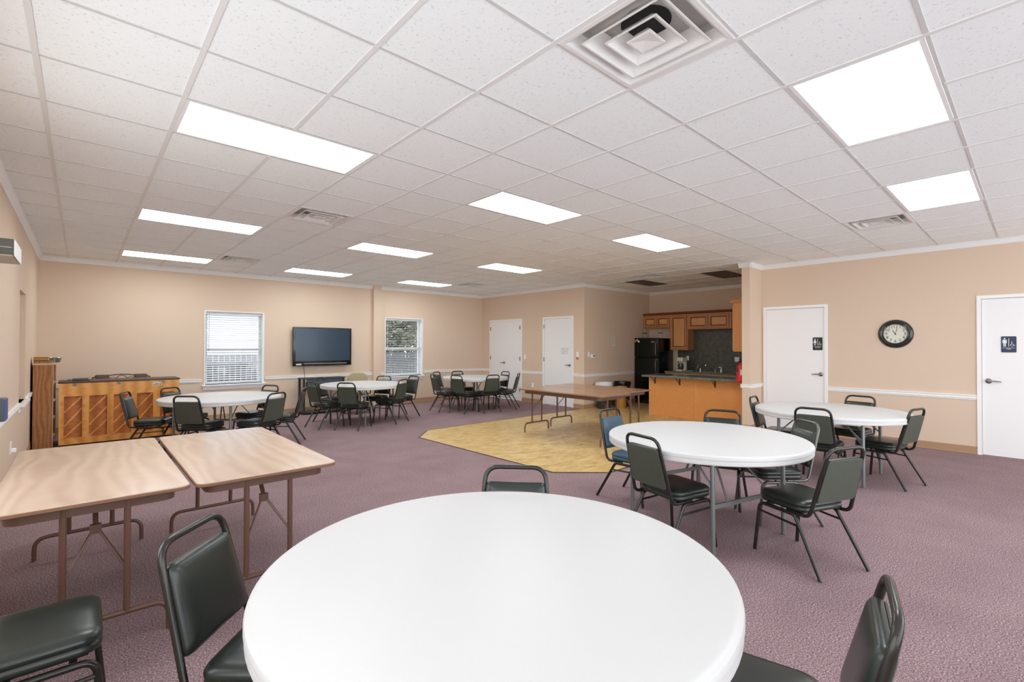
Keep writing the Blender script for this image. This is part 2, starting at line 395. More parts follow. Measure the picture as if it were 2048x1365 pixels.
# ceiling: lay-in tiles between a grid of tees
LIGHTS = [(-1, 4), (-1, 9), (-1, 14), (3, 4), (3, 9), (3, 14), (7, 4), (7, 9), (7, 14), (3, -1), (7, -1)]
DARK = [(13, 8), (13, 5)]
VENTS = [(1, 0), (1, 7), (1, 13), (9, 0), (12, 7), (9, 13)]
cells = {}
for i, j in LIGHTS+DARK: cells[(i, j)] = 'L'; cells[(i+1, j)] = 'L'
for i, j in VENTS: cells[(i, j)] = 'V'
b = MB(); tb = MB(); tb2 = MB()
I0, I1, J0, J1 = -3, 18, -8, 17
for i in range(I0, I1):
    for j in range(J0, J1):
        if (i, j) in cells: continue
        x0, x1 = max(GX+i*TX, XL-.1), min(GX+(i+1)*TX, XK+.15); y0, y1 = max(GY+j*TY, YF), min(GY+(j+1)*TY, YB+.15)
        if x1 <= x0 or y1 <= y0: continue
        b.quad([(x0, y0, CE), (x0, y1, CE), (x1, y1, CE), (x1, y0, CE)])
for i in range(I0+1, I1):
    for j in range(J0, J1):
        if cells.get((i-1, j)) == 'L' and cells.get((i, j)) == 'L' and ((i-1, j) in LIGHTS+DARK): continue
        x = GX+i*TX; y0, y1 = max(GY+j*TY, YF), min(GY+(j+1)*TY, YB-.01)
        if y1 > y0 and XL < x < XK: tb.box((x-.0125, y0, CE-.006), (x+.0125, y1, CE+.004))
for j in range(J0+1, J1):
    y = GY+j*TY
    if y < YF or y > YB: continue
    tb2.box((XL, y-.009, CE-.0035), (XK, y+.009, CE+.004))
tag(b.build('ceiling', 'tile', smooth=0), kind='structure')
tag(tb.build('trim_2', 'tbar', smooth=0), kind='structure')
tag(tb2.build('trim_3', 'tbar2', smooth=0), kind='structure')

def run(b, p0, p1, nrm, prof):
    """profile (out, z) swept from p0 to p1 on a wall whose room side is nrm"""
    d = Vector((p1[0]-p0[0], p1[1]-p0[1], 0))
    b.prism([(p0[0]+nrm[0]*o, p0[1]+nrm[1]*o, z) for o, z in prof], d)
CROWN = [(0, CE-.075), (.010, CE-.075), (.014, CE-.062), (.040, CE-.020), (.048, CE-.012), (.048, CE-.001), (0, CE-.001)]
RAIL = [(0, .737), (.010, .737), (.012, .750), (.020, .756), (.020, .772), (.013, .777), (.026, .790), (.026, .803), (0, .803)]
BASE = [(0, .0), (.013, .001), (.009, .012), (.008, .098), (.004, .102), (0, .102)]
SEGS = {  # name: (fixed axis, value, normal, crown range, rail/base ranges)
 'back': ('y', YB, (0, -1), [(XL, 5.185), (5.385, X2)], [(XL, 1.705), (2.82, 5.185), (5.385, 5.485), (6.62, X2)], [(XL, 5.185), (5.385, X2)]),
 'left': ('x', XL, (1, 0), [(YF, YB)], [(YF, 7.70), (8.56, YB)], [(YF, YB)]),
 'right': ('x', XW, (-1, 0), [(YF, YP0)], [(YF, -.445), (.545, 2.282)], [(YF, -.445), (.545, 2.282)]),
 'far_right': ('x', X2, (-1, 0), [(YK-.045, YB)], [(YK-.02, 7.318), (8.322, 9.088), (10.412, YB)], [(YK-.01, 7.318), (8.322, 9.088), (10.412, YB)]),
 'kitchen_left': ('y', YK, (0, -1), [(X2-.045, XK)], [(X2-.022, 10.59)], [(X2-.01, 10.59)]),
 'kitchen_back': ('x', XK, (-1, 0), [(YP1, YK)], [], []),
 'partition': ('y', YP0, (0, -1), [(XP-.045, XW)], [(XP-.024, XW)], [(XP-.01, XW)]),
 'partition_end': ('x', XP, (-1, 0), [(YP0-.045, YP1+.045)], [(YP0-.024, YP1+.02)], [(YP0-.01, YP1)]),
}
for nm, (ax, v, nr, cr, rl, bs) in SEGS.items():
    for kind_, prof, rng, m_ in (('crown', CROWN, cr, 'crown'), ('chair_rail', RAIL, rl, 'trim'), ('base', BASE, bs, 'base')):
        if not rng: continue
        b = MB()
        for a, c in rng:
            if ax == 'y': run(b, (a, v), (c, v), nr, prof)
            else: run(b, (v, a), (v, c), nr, prof)
        tag(b.build('baseboard_'+nm if kind_ == 'base' else ('trim_%s_%s' % (kind_, nm)), m_, smooth=0), kind='structure')

# windows in the back wall ------------------------------------------------------
def window(name, W, blind_label, tilt, seed):
    x0, x1, z0, z1 = W; w = struct(name)
    b = MB()      # lined reveal and narrow casing
    for lo, hi in (((x0, YB-.006, z0), (x0+.012, YB+.2, z1)), ((x1-.012, YB-.006, z0), (x1, YB+.2, z1)), ((x0+.012, YB-.006, z1-.012), (x1-.012, YB+.2, z1))): b.box(lo, hi)
    for lo, hi in (((x1-.005, YB-.012, z0), (x1+.022, YB+.004, z1-.004)), ((x0-.012, YB-.012, z0), (x0+.004, YB+.004, z1-.004)), ((x0-.012, YB-.012, z1-.004), (x1+.022, YB+.004, z1+.012))): b.box(lo, hi)
    b.build('window_casing', 'vinylwhite', w, smooth=0)
    b = MB(); ya, yb = YB+.10, YB+.15; xa, xb = x0+.012, x1-.012; zm = 1.375
    for lo, hi in (((xa, ya, z0), (xa+.045, yb, z1)), ((xb-.045, ya, z0), (xb, yb, z1)), ((xa+.045, ya, z1-.05), (xb-.045, yb, z1)), ((xa+.045, ya, z0), (xb-.045, yb, z0+.05)), ((xa+.045, ya-.01, zm-.028), (xb-.045, yb-.002, zm+.028))): b.box(lo, hi, .004, 1)
    b.build('window_frame', 'vinylwhite', w, smooth=0)
    b = MB(); b.box((xa+.04, ya+.02, z0+.04), (xb-.04, ya+.025, z1-.04)); b.build('window_pane', 'glass', w, smooth=0)
    b = MB(); b.box((x0-.05, YB-.055, z0-.03), (x1+.05, YB+.2, z0), .006, 2); b.box((x0-.035, YB-.03, z0-.045), (x1+.035, YB, z0-.03)); b.box((x0-.03, YB-.018, z0-.10), (x1+.03, YB, z0-.045), .003, 1)
    b.build('window_sill', 'vinylwhite', w, smooth=0)
    bl = thing('window_blind', blind_label, 'blind', ((x0+x1)/2, YB+.05, z1))
    hw = (x1-x0)/2-.022; H = z1-z0
    b = MB(); b.box((-hw-.005, -.03, -.055), (hw+.005, .028, -.014), .003, 1); b.build('head_rail', 'blind', bl, smooth=0)
    b = MB(); n = int((H-.09)/.0435); ct, st = math.cos(tilt), math.sin(tilt)
    for k in range(n):
        z = -.075-k*.0435; V = []
        for sx in (-hw, hw):
            for q, dz in ((-.024, 0), (0, .002), (.024, 0)): V.append(b.bm.verts.new((sx, q*ct-dz*st, z+q*st+dz*ct)))
        for sx in (-hw, hw):
            for q, dz in ((-.024, .003), (0, .005), (.024, .003)): V.append(b.bm.verts.new((sx, q*ct-dz*st, z+q*st+dz*ct)))
        for f in ((0,1,4,3),(1,2,5,4),(6,9,10,7),(7,10,11,8),(0,3,9,6),(2,8,11,5),(0,6,7,1),(1,7,8,2),(3,4,10,9),(4,5,11,10)): b.bm.faces.new([V[i] for i in f])
    b.build('slats', 'blind', bl, smooth=30)
    b = MB(); b.box((-hw, -.026, -H+.012), (hw, .026, -H+.028), .003, 1); b.build('bottom_rail', 'blind', bl, smooth=0)
    for sx in (-hw*.72, hw*.72):
        b = MB()
        for yy in (-.026, .026): b.tube([(sx, yy, -.05), (sx, yy, -H+.02)], .0012, 4)
        b.build('ladder_cord', 'blind', bl, smooth=0)
    b = MB(); b.tube([(-hw*.9, -.034, -.05), (-hw*.9, -.034, -H*.55)], .003, 6); b.build('tilt_wand', 'greybox' if seed == 1 else 'blind', bl)
window('window_1', W1, 'white slatted blind, nearly shut, in the window left of the television', math.radians(18), 1)
window('window_2', W2, 'white slatted blind, open to trees, in the window right of the pilaster', math.radians(6), 2)
# the recessed window in the left wall
w3 = struct('window_3'); y0, y1, z0, z1 = W3
b = MB(); b.box((XL-.17, y0, z0), (XL-.13, y1, z0+.05)); b.box((XL-.17, y0, z1-.05), (XL-.13, y1, z1)); b.box((XL-.17, y0, z0), (XL-.13, y0+.05, z1)); b.box((XL-.17, y1-.05, z0), (XL-.13, y1, z1)); b.box((XL-.17, y0, 1.40), (XL-.13, y1, 1.45))
b.build('window_frame', 'vinylwhite', w3, smooth=0)
b = MB(); b.box((XL-.155, y0+.04, z0+.04), (XL-.15, y1-.04, z1-.04)); b.build('window_pane', 'glass', w3, smooth=0)
b = MB(); b.box((XL-.125, y0+.005, z0+.01), (XL-.122, y1-.005, z1-.03)); b.lathe([(0, y0+.005), (.018, y0+.005), (.018, y1-.005), (0, y1-.005)], (XL-.115, 0, z1-.02), 12, axis='y'); b.build('added_roller_shade', 'shade', w3, smooth=30)  # unseen shade added to dim the daylight on the window reveal
b = MB(); b.box((XL-.17, y0-.04, z0-.03), (XL+.05, y1+.04, z0), .004, 1); b.box((XL, y0-.03, z0-.09), (XL+.016, y1+.03, z0-.03)); b.build('window_sill', 'vinylwhite', w3, smooth=0)

# doors --------------------------------------------------------------------------
def lever(parent, x, y, z, nx, dirn):
    """lever handle on a wall facing nx (-1: towards -x); lever points along dirn in y"""
    b = MB(); b.lathe([(0, 0), (.034, 0), (.034, .006), (.026, .014), (.012, .018), (.011, .05), (0, .05)] if nx > 0 else [(0, 0), (.034, 0), (.034, -.006), (.026, -.014), (.012, -.018), (.011, -.05), (0, -.05)], (x, y, z), 20, axis='x')
    b.tube(fillet([(x+nx*.045, y-dirn*.008, z), (x+nx*.05, y+dirn*.05, z+.002), (x+nx*.045, y+dirn*.12, z-.004)], .03), [.011]*1+[.010]*6+[.007], 8)
    return b.build('door_handle', 'lever', parent)
def door(name, x, y0, y1, ztop, handle_y, hdir, leaves=1, hinges=(), fw=.045):
    d = struct(name)
    b = MB()
    for lo, hi in (((x-.014, y0, 0), (x+.10, y0+fw, ztop)), ((x-.014, y1-fw, 0), (x+.10, y1, ztop)), ((x-.014, y0+fw, ztop-fw), (x+.10, y1-fw, ztop))): b.box(lo, hi)
    for lo, hi in (((x+.03, y0+fw, 0), (x+.10, y0+fw+.012, ztop-fw)), ((x+.03, y1-fw-.012, 0), (x+.10, y1-fw, ztop-fw)), ((x+.03, y0+fw+.012, ztop-fw-.012), (x+.10, y1-fw-.012, ztop-fw))): b.box(lo, hi)
    b.build('door_frame', 'trim', d, smooth=0)
    L0, L1 = y0+fw+.004, y1-fw-.004
    edges = [(L0, L1)] if leaves == 1 else [(L0, (L0+L1)/2-.002), ((L0+L1)/2+.002, L1)]
    for a, c in edges:
        b = MB(); b.box((x+.004, a, .008), (x+.03, c, ztop-fw-.004), .002, 1); b.build('door_leaf', 'door', d, smooth=0)
    lever(d, x+.004, handle_y, 1.0, -1, hdir)
    for hy, hz in hinges:
        b = MB(); b.box((x-.020, hy-.013, hz-.05), (x-.002, hy+.013, hz+.05), .003, 1); b.build('hinge', 'lever', d, smooth=0)
    return d
door('door_1', X2, 9.085, 10.415, 2.172, 9.80, 1, 2, [(10.373, 1.935), (10.373, 1.117), (9.16, 1.94), (9.16, 1.117), (9.16, .303)], fw=.042)
d2 = door('door_2', X2, 7.32, 8.322, 2.172, 7.44, 1, 1, [(8.277, 1.94), (8.277, 1.12), (8.277, .30)])
d3 = door('door_3', XW, 2.284, 3.268, 2.152, 2.385, 1, 1)
d4 = door('door_4', XW, -.44, .543, 2.152, .432, -1, 1)

# outside the windows ---------------------------------------------------------------
b = MB(); b.box((-30, YB+.25, -.45), (50, 60, -.35)); tag(b.build('ground', 'lawn', smooth=0), kind='structure')
f = thing('fence', 'weathered grey board fence seen through the window blinds', 'fence', (0, 16.5, -.35))
b = MB()
x = -1.0
while x < 15: b.box((x, 0, 0), (x+.13, .02, 1.52)); x += .15
b.build('fence_boards', 'fencec', f, smooth=0)
b = MB()
for z in (.3, 1.2): b.box((-1, .02, z), (15, .06, z+.08))
b.build('fence_rail', 'fencec', f, smooth=0)
def tree(loc, h, r, label, n):
    t = thing('tree', label, 'tree', loc); rnd = random.Random(int(loc[0]*10))
    b = MB(); b.tube([(0, 0, 0), (.1, 0, h*.4), (0, .1, h*.9)], [.16, .12, .03], 8)
    for k in range(16):
        a = rnd.uniform(0, 2*PI); z = h*rnd.uniform(.25, .8); L = r*rnd.uniform(.5, 1)
        b.tube([(0, 0, z), (L*.5*math.cos(a), L*.5*math.sin(a), z+.4), (L*math.cos(a), L*math.sin(a), z+rnd.uniform(.5, 1.1))], [.05, .03, .01], 5)
    b.build('trunk', 'bark', t)
    b = MB()
    for k in range(n):
        a = rnd.uniform(0, 2*PI); ph = rnd.uniform(-1, 1); q = r*rnd.uniform(.35, 1)
        c = Vector((q*math.cos(a)*math.sqrt(1-ph*ph), q*math.sin(a)*math.sqrt(1-ph*ph), h*.62+ph*q*1.1))
        u = Vector((rnd.uniform(-1, 1), rnd.uniform(-1, 1), rnd.uniform(-1, 1))).normalized(); v = u.orthogonal().normalized(); s_ = rnd.uniform(.07, .17)
        b.quad([c-u*s_, c-v*s_*.6, c+u*s_, c+v*s_*.6])
    b.build('crown', 'leaf', t, smooth=0)
tree((11.2, 20.5, -.35), 5.6, 2.6, 'olive-leaved tree filling most of the window right of the pilaster', 9500)
tree((16.2, 23.5, -.35), 5.6, 2.4, 'second olive-leaved tree, farther right beyond the fence', 5200)

ho = thing('house', 'pale sided neighbouring house glimpsed through the blind left of the television', 'house', (0, 21.0, -.35))  # invented house, placed to tone down the bright sky behind the slats
b = MB(); b.box((-1.5, 0, 0), (7.7, 6, 4.6))
k = 0
while k < 22: b.box((-1.5, -.012, .2+k*.2), (7.7, 0, .385+k*.2)); k += 1
b.build('siding', 'siding', ho, smooth=0)
b = MB(); b.prism([(-1.9, -.5, 4.6), (-1.9, 6.5, 4.6), (-1.9, 3, 6.6)], (9.9, 0, 0)); b.build('roof', 'roofc', ho, smooth=0)
for x in (.6, 6.4):
    b = MB(); b.box((x, -.03, 1.4), (x+.9, 0, 2.8)); w_ = b.build('window_trim', 'vinylwhite', ho, smooth=0)
    b = MB(); b.box((x+.07, -.035, 1.47), (x+.83, -.03, 2.73)); b.build('pane', 'black', w_, smooth=0)

# ================================================================ CEILING LIGHTS AND VENTS
def make_light(label, lit=True):
    t = thing('ceiling_light', label, 'ceiling light')
    w, d = 2*TX-.026, TY-.022
    b = MB()
    for lo, hi in (((0, 0, -.004), (w, .022, .02)), ((0, d-.022, -.004), (w, d, .02)), ((0, 0, -.004), (.022, d, .02)), ((w-.022, 0, -.004), (w, d, .02))): b.box(lo, hi)
    b.box((0, 0, .02), (w, d, .03))
    b.build('lamp_frame', 'lampframe', t, smooth=0)
    b = MB(); b.box((.02, .02, .0015), (w-.02, d-.02, .006)); b.build('diffuser', 'lamp' if lit else 'deadlamp', t, smooth=0)
    return t
LL = {(-1, 4): 'long lit ceiling panel, the biggest one in the left row', (-1, 9): 'lit ceiling panel in the left row, second from the camera',
 (-1, 14): 'lit ceiling panel in the left row, closest to the back wall', (3, 4): 'lit ceiling panel in the middle row, nearest the camera',
 (3, 9): 'lit ceiling panel in the middle row, second from the camera', (3, 14): 'lit ceiling panel in the middle row, closest to the back wall',
 (7, 4): 'lit ceiling panel in the kitchen-side row, nearest the camera', (7, 9): 'lit ceiling panel in the kitchen-side row, second from the camera',
 (7, 14): 'lit ceiling panel in the kitchen-side row, closest to the back wall', (3, -1): 'big square-looking lit ceiling panel at the top right', (7, -1): 'lit ceiling panel at the right, between the big one and the vent'}
l0 = None
for (i, j) in LIGHTS:
    loc = (GX+i*TX+.013, GY+j*TY+.011, CE)
    if l0 is None: l0 = make_light(LL[(i, j)]); l0.location = loc; l0['group'] = 'lit ceiling panels'
    else: dup(l0, loc, 0, LL[(i, j)], 'lit ceiling panels')
ld = make_light('unlit grey ceiling panel above the fridge side of the kitchen', False); ld['group'] = 'unlit kitchen ceiling panels'
ld.location = (GX+13*TX+.013, GY+8*TY+.011, CE)
dup(ld, (GX+13*TX+.013, GY+5*TY+.011, CE), 0, 'unlit grey ceiling panel close to the partition column', 'unlit kitchen ceiling panels')

def make_vent(label):
    v = thing('ceiling_vent', label, 'air vent', group='square ceiling vents')
    cx = TX/2; S = .292
    def sq(h, z): return [(cx-h, TY/2-h, z), (cx+h, TY/2-h, z), (cx+h, TY/2+h, z), (cx-h, TY/2+h, z)]
    b = MB(); b.loft([sq(S, .0), sq(S, -.006), sq(S-.006, -.008), sq(.268, -.008), sq(.262, -.006), sq(.222, .046), sq(.224, .05), sq(.268, .0)], cap0=False, cap1=False)
    b.build('vent_frame', 'vent', v, smooth=0)
    for h in (.213, .136):
        b = MB(); b.loft([sq(h-.062, .050), sq(h-.006, -.004), sq(h, -.010), sq(h, -.014), sq(h-.008, -.014), sq(h-.068, .050)], cap0=False, cap1=False)
        b.build('louver', 'vent', v, smooth=0)
    b = MB(); b.loft([sq(.030, .03), sq(.064, -.008), sq(.064, -.013), sq(.055, -.014), sq(.004, -.004)]); b.build('louver', 'vent', v, smooth=0)
    b = MB(); b.loft([sq(.224, .048), sq(.224, .085)], cap0=False, cap1=True); b.build('duct_box', 'duct', v, smooth=0)
    b = MB(); b.lathe([(0, .083), (.115, .083), (.115, .080), (0, .080)], (cx, TY/2, 0), 28); b.build('duct_opening', 'hole', v)  # flat dark disc painted for the shade inside the duct
    return v
VL = ['large square air vent at the top edge of the picture, nearest the camera', 'square ceiling vent between the left and middle rows of lights, the larger far one', 'small-looking ceiling vent beside the last light of the left row', 'ceiling vent above the wall clock, left of a lit panel', 'ceiling vent in front of the kitchen beside an unlit panel', 'farthest ceiling vent, near the back right corner']
v0 = None
for (i, j), lb in zip(VENTS, VL):
    loc = (GX+i*TX, GY+j*TY, CE)
    if v0 is None: v0 = make_vent(lb); v0.location = loc
    else: dup(v0, loc, 0, lb, 'square ceiling vents')

# ================================================================ CHAIRS
def make_chair(label, vin, frame, group):
    t = thing('stacking_chair', label, 'chair', group=group)
    # seat cushion
    rings = []
    for ins, z in ((.014, .374), (.003, .379), (0, .390), (.003, .402), (.007, .407), (.001, .413), (0, .424), (.006, .436), (.020, .446), (.045, .451), (.10, .453)):
        rings.append([(x, y, z) for x, y in rrect(.392-2*ins, .368-2*ins, max(.062-ins*.55, .012), 5, 0, .026)])
    b = MB(); b.loft(rings); b.build('seat', vin, t, smooth=60)
    # back cushion between the uprights
    P0 = Vector((0, -.213, .462)); U = Vector((0, -.0735, .285)); L = U.length; U.normalize(); N = Vector((0, U.z, -U.y))
    def outline(ins, off, r0=.03):
        out = []
        h = L
        pts = [(-.172+ins, ins), (.172-ins, ins), (.154-ins, h-ins), (-.154+ins, h-ins)]
        pl = fillet([Vector((p[0], p[1], 0)) for p in [((pts[0][0]+pts[1][0])/2, pts[0][1])]+pts[1:]+[pts[0]]+[((pts[0][0]+pts[1][0])/2, pts[0][1])]], max(r0-ins*.3, .008), 4)[:-1]
        return [P0+U*p.y+Vector((1, 0, 0))*p.x+N*off for p in pl]
    b = MB(); b.loft([outline(.004, -.010), outline(0, -.004), outline(0, .010), outline(.004, .020), outline(.018, .028), outline(.05, .033), outline(.09, .034)]); b.build('backrest', vin, t, smooth=60)
    b = MB(); b.loft([outline(.003, -.017), outline(.001, -.0145), outline(.002, -.0095)]); b.build('back_cover', 'vinback', t, smooth=40)
    # bent back frame
    pth = fillet([(.176, -.02, .361), (.184, -.188, .361), (.157, -.303, .818), (-.157, -.303, .818), (-.184, -.188, .361), (-.176, -.02, .361)], [.06, .075, .075, .06], 6)
    b = MB(); b.tube(pth, .0122, 8); b.build('back_frame', frame, t, smooth=50)
    for s in (-1, 1):
        b = MB(); b.tube(fillet([(s*.190, .03, .349), (s*.190, .190, .349), (s*.205, .222, .004)], .05, 6), .0125, 8); b.build('leg', frame, t, smooth=50)
        b = MB(); b.tube(fillet([(s*.190, .03, .349), (s*.190, -.088, .349), (s*.215, -.287, .004)], .05, 6), .0125, 8); b.build('leg', frame, t, smooth=50)
        b = MB(); b.tube([(s*.196, .200, .296), (s*.197, -.125, .283)], .0075, 6); b.build('stretcher', frame, t, smooth=50)
    b = MB(); b.box((-.172, -.13, .366), (.172, .17, .374)); b.bar((-.19, .13, .356), (.19, .13, .356), .022, .018); b.bar((-.19, -.07, .356), (.19, -.07, .356), .022, .018)
    b.build('seat_frame', frame, t, smooth=0)
    return t
G1 = 'chairs around the nearest round table'; G2 = 'chairs around the round table right of centre'; G3 = 'chairs around the round table by the clock wall'
G4 = 'chairs around the round table by the piano'; G5 = 'chairs around the round table below the television'; G6 = 'chairs around the round table by the double doors'
CHAIRS = [
 ('A', .514, 1.797, 133.1, G1, 'dark green chair left of the nearest white table, full backrest facing the camera'),
 ('B', 1.487, 1.645, 226.5, G1, 'chair behind the nearest white table, only its top rail showing over the far edge'),
 ('C', -.145, 2.425, 90, G1, 'chair cut by the bottom left corner, only its green seat in view'),
 ('D', 1.481, .545, 346, G1, 'chair at the bottom right edge seen from the side, backrest in profile'),
 ('E', 3.704, 1.085, 22.7, G2, 'chair right of centre seen from behind, all four legs visible on open carpet'),
 ('F', 3.257, 1.824, 104, G2, 'chair seen from behind at the second round table, seat pointing right'),
 ('H', 4.439, 2.012, 253.3, G2, 'chair behind the second round table, top rail against the bar front'),
 ('J', 6.354, 2.119, 174.1, G3, 'chair squeezed at the left end of the clock-side table beside the partition corner'),
 ('K', 5.888, 1.570, 86.7, G3, 'chair with its dark back to the camera before the clock-side table'),
 ('L', 7.148, 1.569, 278.4, G3, 'chair behind the clock-side table against the tan wall'),
 ('M', 6.421, 1.111, 14, G3, 'rightmost chair of the room, at the right end of the clock-side table'),
 ('N', .710, 8.180, 111.8, G4, 'chair turned right in front of the oak piano back, left end of its table'),
 ('O', 1.164, 8.466, 140.6, G4, 'chair between the piano and the round table, grey top over the table edge'),
 ('P', 1.168, 7.347, 43.2, G4, 'chair seen from behind before the piano-side table, seat shining blue'),
 ('Q', 1.779, 7.079, 327.1, G4, 'chair seen from behind at the right front of the piano-side table'),
 ('R', 2.207, 7.503, 297, G4, 'chair seen edge-on at the right of the piano-side table, legs open on carpet'),
 ('S', 1.969, 8.051, 241.5, G4, 'chair behind the piano-side table below the window left of the television'),
 ('T', 3.253, 8.547, 78, G5, 'chair at the left end of the table below the television'),
 ('U', 3.613, 9.161, 142.1, G5, 'chair behind the left end of the television table, before the slate side table'),
 ('V', 3.566, 8.070, 52.1, G5, 'chair with its broad back to the camera before the television table'),
 ('X', 4.411, 8.949, 237, G5, 'chair behind the table below the television, beside the pilaster'),
 ('Y', 4.340, 8.261, 330.1, G5, 'chair at the right front of the television table, seat pointing left'),
 ('Z', 4.859, 8.720, 263.5, G5, 'chair facing left under the window right of the pilaster'),
 ('a1', 6.035, 8.875, 96.3, G6, 'leftmost chair of the table by the double doors'),
 ('a2', 6.478, 9.46, 153, G6, 'chair just behind the leftmost one at the table by the double doors'),
 ('a3', 6.925, 9.40, 183, G6, 'chair behind the double-door table, only its top loop showing'),
 ('a4', 6.216, 8.379, 78, G6, 'left one of two back-facing chairs at the table by the double doors'),
 ('a5', 6.664, 8.221, 7.6, G6, 'right one of two back-facing chairs at the table by the double doors'),
 ('a6', 7.434, 8.796, 274.4, G6, 'chair behind the double-door table, its loop against the white door'),
 ('a7', 7.316, 8.285, 321.8, G6, 'rightmost chair at the table by the double doors, seen in profile'),
]
c0 = None
for key, x, y, th, grp, lb in CHAIRS:
    rz = -math.radians(th)
    if c0 is None: c0 = make_chair(lb, 'vin', 'frame', grp); c0.location = (x, y, 0.0005); c0.rotation_euler = (0, 0, rz)
    else: dup(c0, (x, y, 0.0005), rz, lb, grp)
cb = make_chair('blue-looking chair left of the second round table, on the edge of the tan floor', 'vinblue', 'frame', G2)
cb.location = (3.950, 2.598, .0005); cb.rotation_euler = (0, 0, -math.radians(181))
cs = make_chair('shiny grey-framed chair at the right of the second round table', 'vin', 'silver', G2)
cs.location = (4.383, 1.519, .0005); cs.rotation_euler = (0, 0, -math.radians(311.2))

# ================================================================ ROUND FOLDING TABLES
def make_round(label):
    t = thing('round_table', label, 'table', group='white round folding tables')
    b = MB(); b.lathe([(0, .735), (.735, .735), (.749, .733), (.757, .727), (.760, .718), (.760, .704), (.756, .701), (.7575, .697), (.7575, .674), (.753, .668), (.744, .666), (.738, .669), (.735, .700), (0, .703)], n=96)
    b.build('tabletop', 'plastic', t, smooth=30)
    s_ = .40
    for sy in (-1, 1):
        for sx in (-1, 1):
            b = MB(); b.tube(fillet([(sx*(s_-.06), sy*s_, .690), (sx*s_, sy*s_, .690), (sx*s_, sy*(s_+.005), .004)], .02, 3), .0165, 12); b.build('leg', 'legs', t, smooth=50)
        b = MB(); b.bar((-s_, sy*s_, .335), (s_, sy*s_, .335), .014, .030); b.build('crossbar', 'legs', t, smooth=0)
        for sx in (-1, 1):
            b = MB(); b.bar((sx*(s_-.16), sy*s_, .345), (sx*.10, sy*.14, .68), .016, .008); b.build('brace', 'greyrod', t, smooth=0)
            b = MB(); b.tube([(sx*s_, sy*(s_-.01), .48), (sx*(s_-.02), sy*.19, .685)], .008, 6); b.build('brace', 'greyrod', t)
    b = MB()
    for sx in (-1, 1): b.bar((sx*.30, -.46, .693), (sx*.30, .46, .693), .03, .018)
    b.build('under_rail', 'legs', t, smooth=0)
    return t
RT = [(1.060, 1.240, 30, 'white round table filling the foreground'), (3.755, 1.815, 14, 'white round table right of centre, before the wooden bar'),
 (6.395, 1.610, 0, 'white round table nearest the wall clock'), (1.482, 7.771, 46, 'white round table in front of the piano'),
 (3.970, 8.626, -25, 'white round table below the television'), (6.82, 8.80, 80, 'white round table in front of the double doors')]
r0 = None
for x, y, az, lb in RT:
    if r0 is None: r0 = make_round(lb); r0.location = (x, y, 0); r0.rotation_euler = (0, 0, -math.radians(az))
    else: dup(r0, (x, y, 0), -math.radians(az), lb)

# ================================================================ RECTANGULAR FOLDING TABLES
def make_rect(label, w, l, lam, ht=.74):
    t = thing('folding_table', label, 'table')
    b = MB(); b.loft([[(x, y, ht-.004) for x, y in rrect(w-.006, l-.006, .045, 6)], [(x, y, ht) for x, y in rrect(w-.008, l-.008, .044, 6)]]); b.build('tabletop', lam, t, smooth=0)
    b = MB(); b.loft([[(x, y, z) for x, y in rrect(w-2*i, l-2*i, .045, 6)] for i, z in ((.004, ht-.022), (0, ht-.019), (0, ht-.006), (.004, ht-.003))]); b.build('edge_band', 'edge', t, smooth=40)
    b = MB()
    b.loft([[(x, y, z) for x, y in rrect(w-.11, l-.16, .06, 5)] for z in (ht-.078, ht-.021)], cap0=False, cap1=False)
    b.loft([[(x, y, z) for x, y in rrect(w-.12, l-.17, .055, 5)] for z in (ht-.021, ht-.078)], cap0=False, cap1=False)
    b.build('apron', 'brown', t, smooth=40)
    for sy in (-1, 1):
        y = sy*(l/2-.085)
        for sx in (-1, 1):
            b = MB(); b.tube([(sx*.116, y, .15), (sx*.116, y-sy*.005, ht-.03)], .0145, 10); b.build('leg', 'brown', t)
        b = MB(); b.tube(fillet([(-.287, y, .003), (-.285, y, .15), (.285, y, .15), (.287, y, .003)], .075, 6), .0135, 8); b.build('foot_bar', 'brown', t, smooth=50)
        b = MB(); yb = y-sy*.11
        for sx in (-1, 1): b.tube([(sx*.112, y, .37), (sx*.012, yb, .545)], .007, 6)
        b.build('brace', 'brown', t)
        b = MB(); b.box((-.022, yb-.012, .530), (.022, yb+.012, .575)); b.bar((0, yb, .56), (0, yb-sy*.16, ht-.035), .022, .010); b.build('hinge_bracket', 'brown', t, smooth=0)
    return t
t1 = make_rect('light walnut laminate folding table beside the left wall, left of the pair', .737, 1.70, 'lam'); t1['group'] = 'walnut laminate folding tables at the left'; t1.location = (.056, 3.780, 0)
dup(t1, (.812, 3.762, 0), 0, 'light walnut laminate folding table with a bright reflection, right one of the pair')
t2 = make_rect('dark brown folding table on the tan floor, left one of the pair', .745, 1.74, 'lam2'); t2['group'] = 'dark folding tables before the kitchen'; t2.location = (5.81, 4.99, .003)
dup(t2, (6.57, 5.11, .003), 0, 'dark brown folding table on the tan floor, the one closer to the bar')

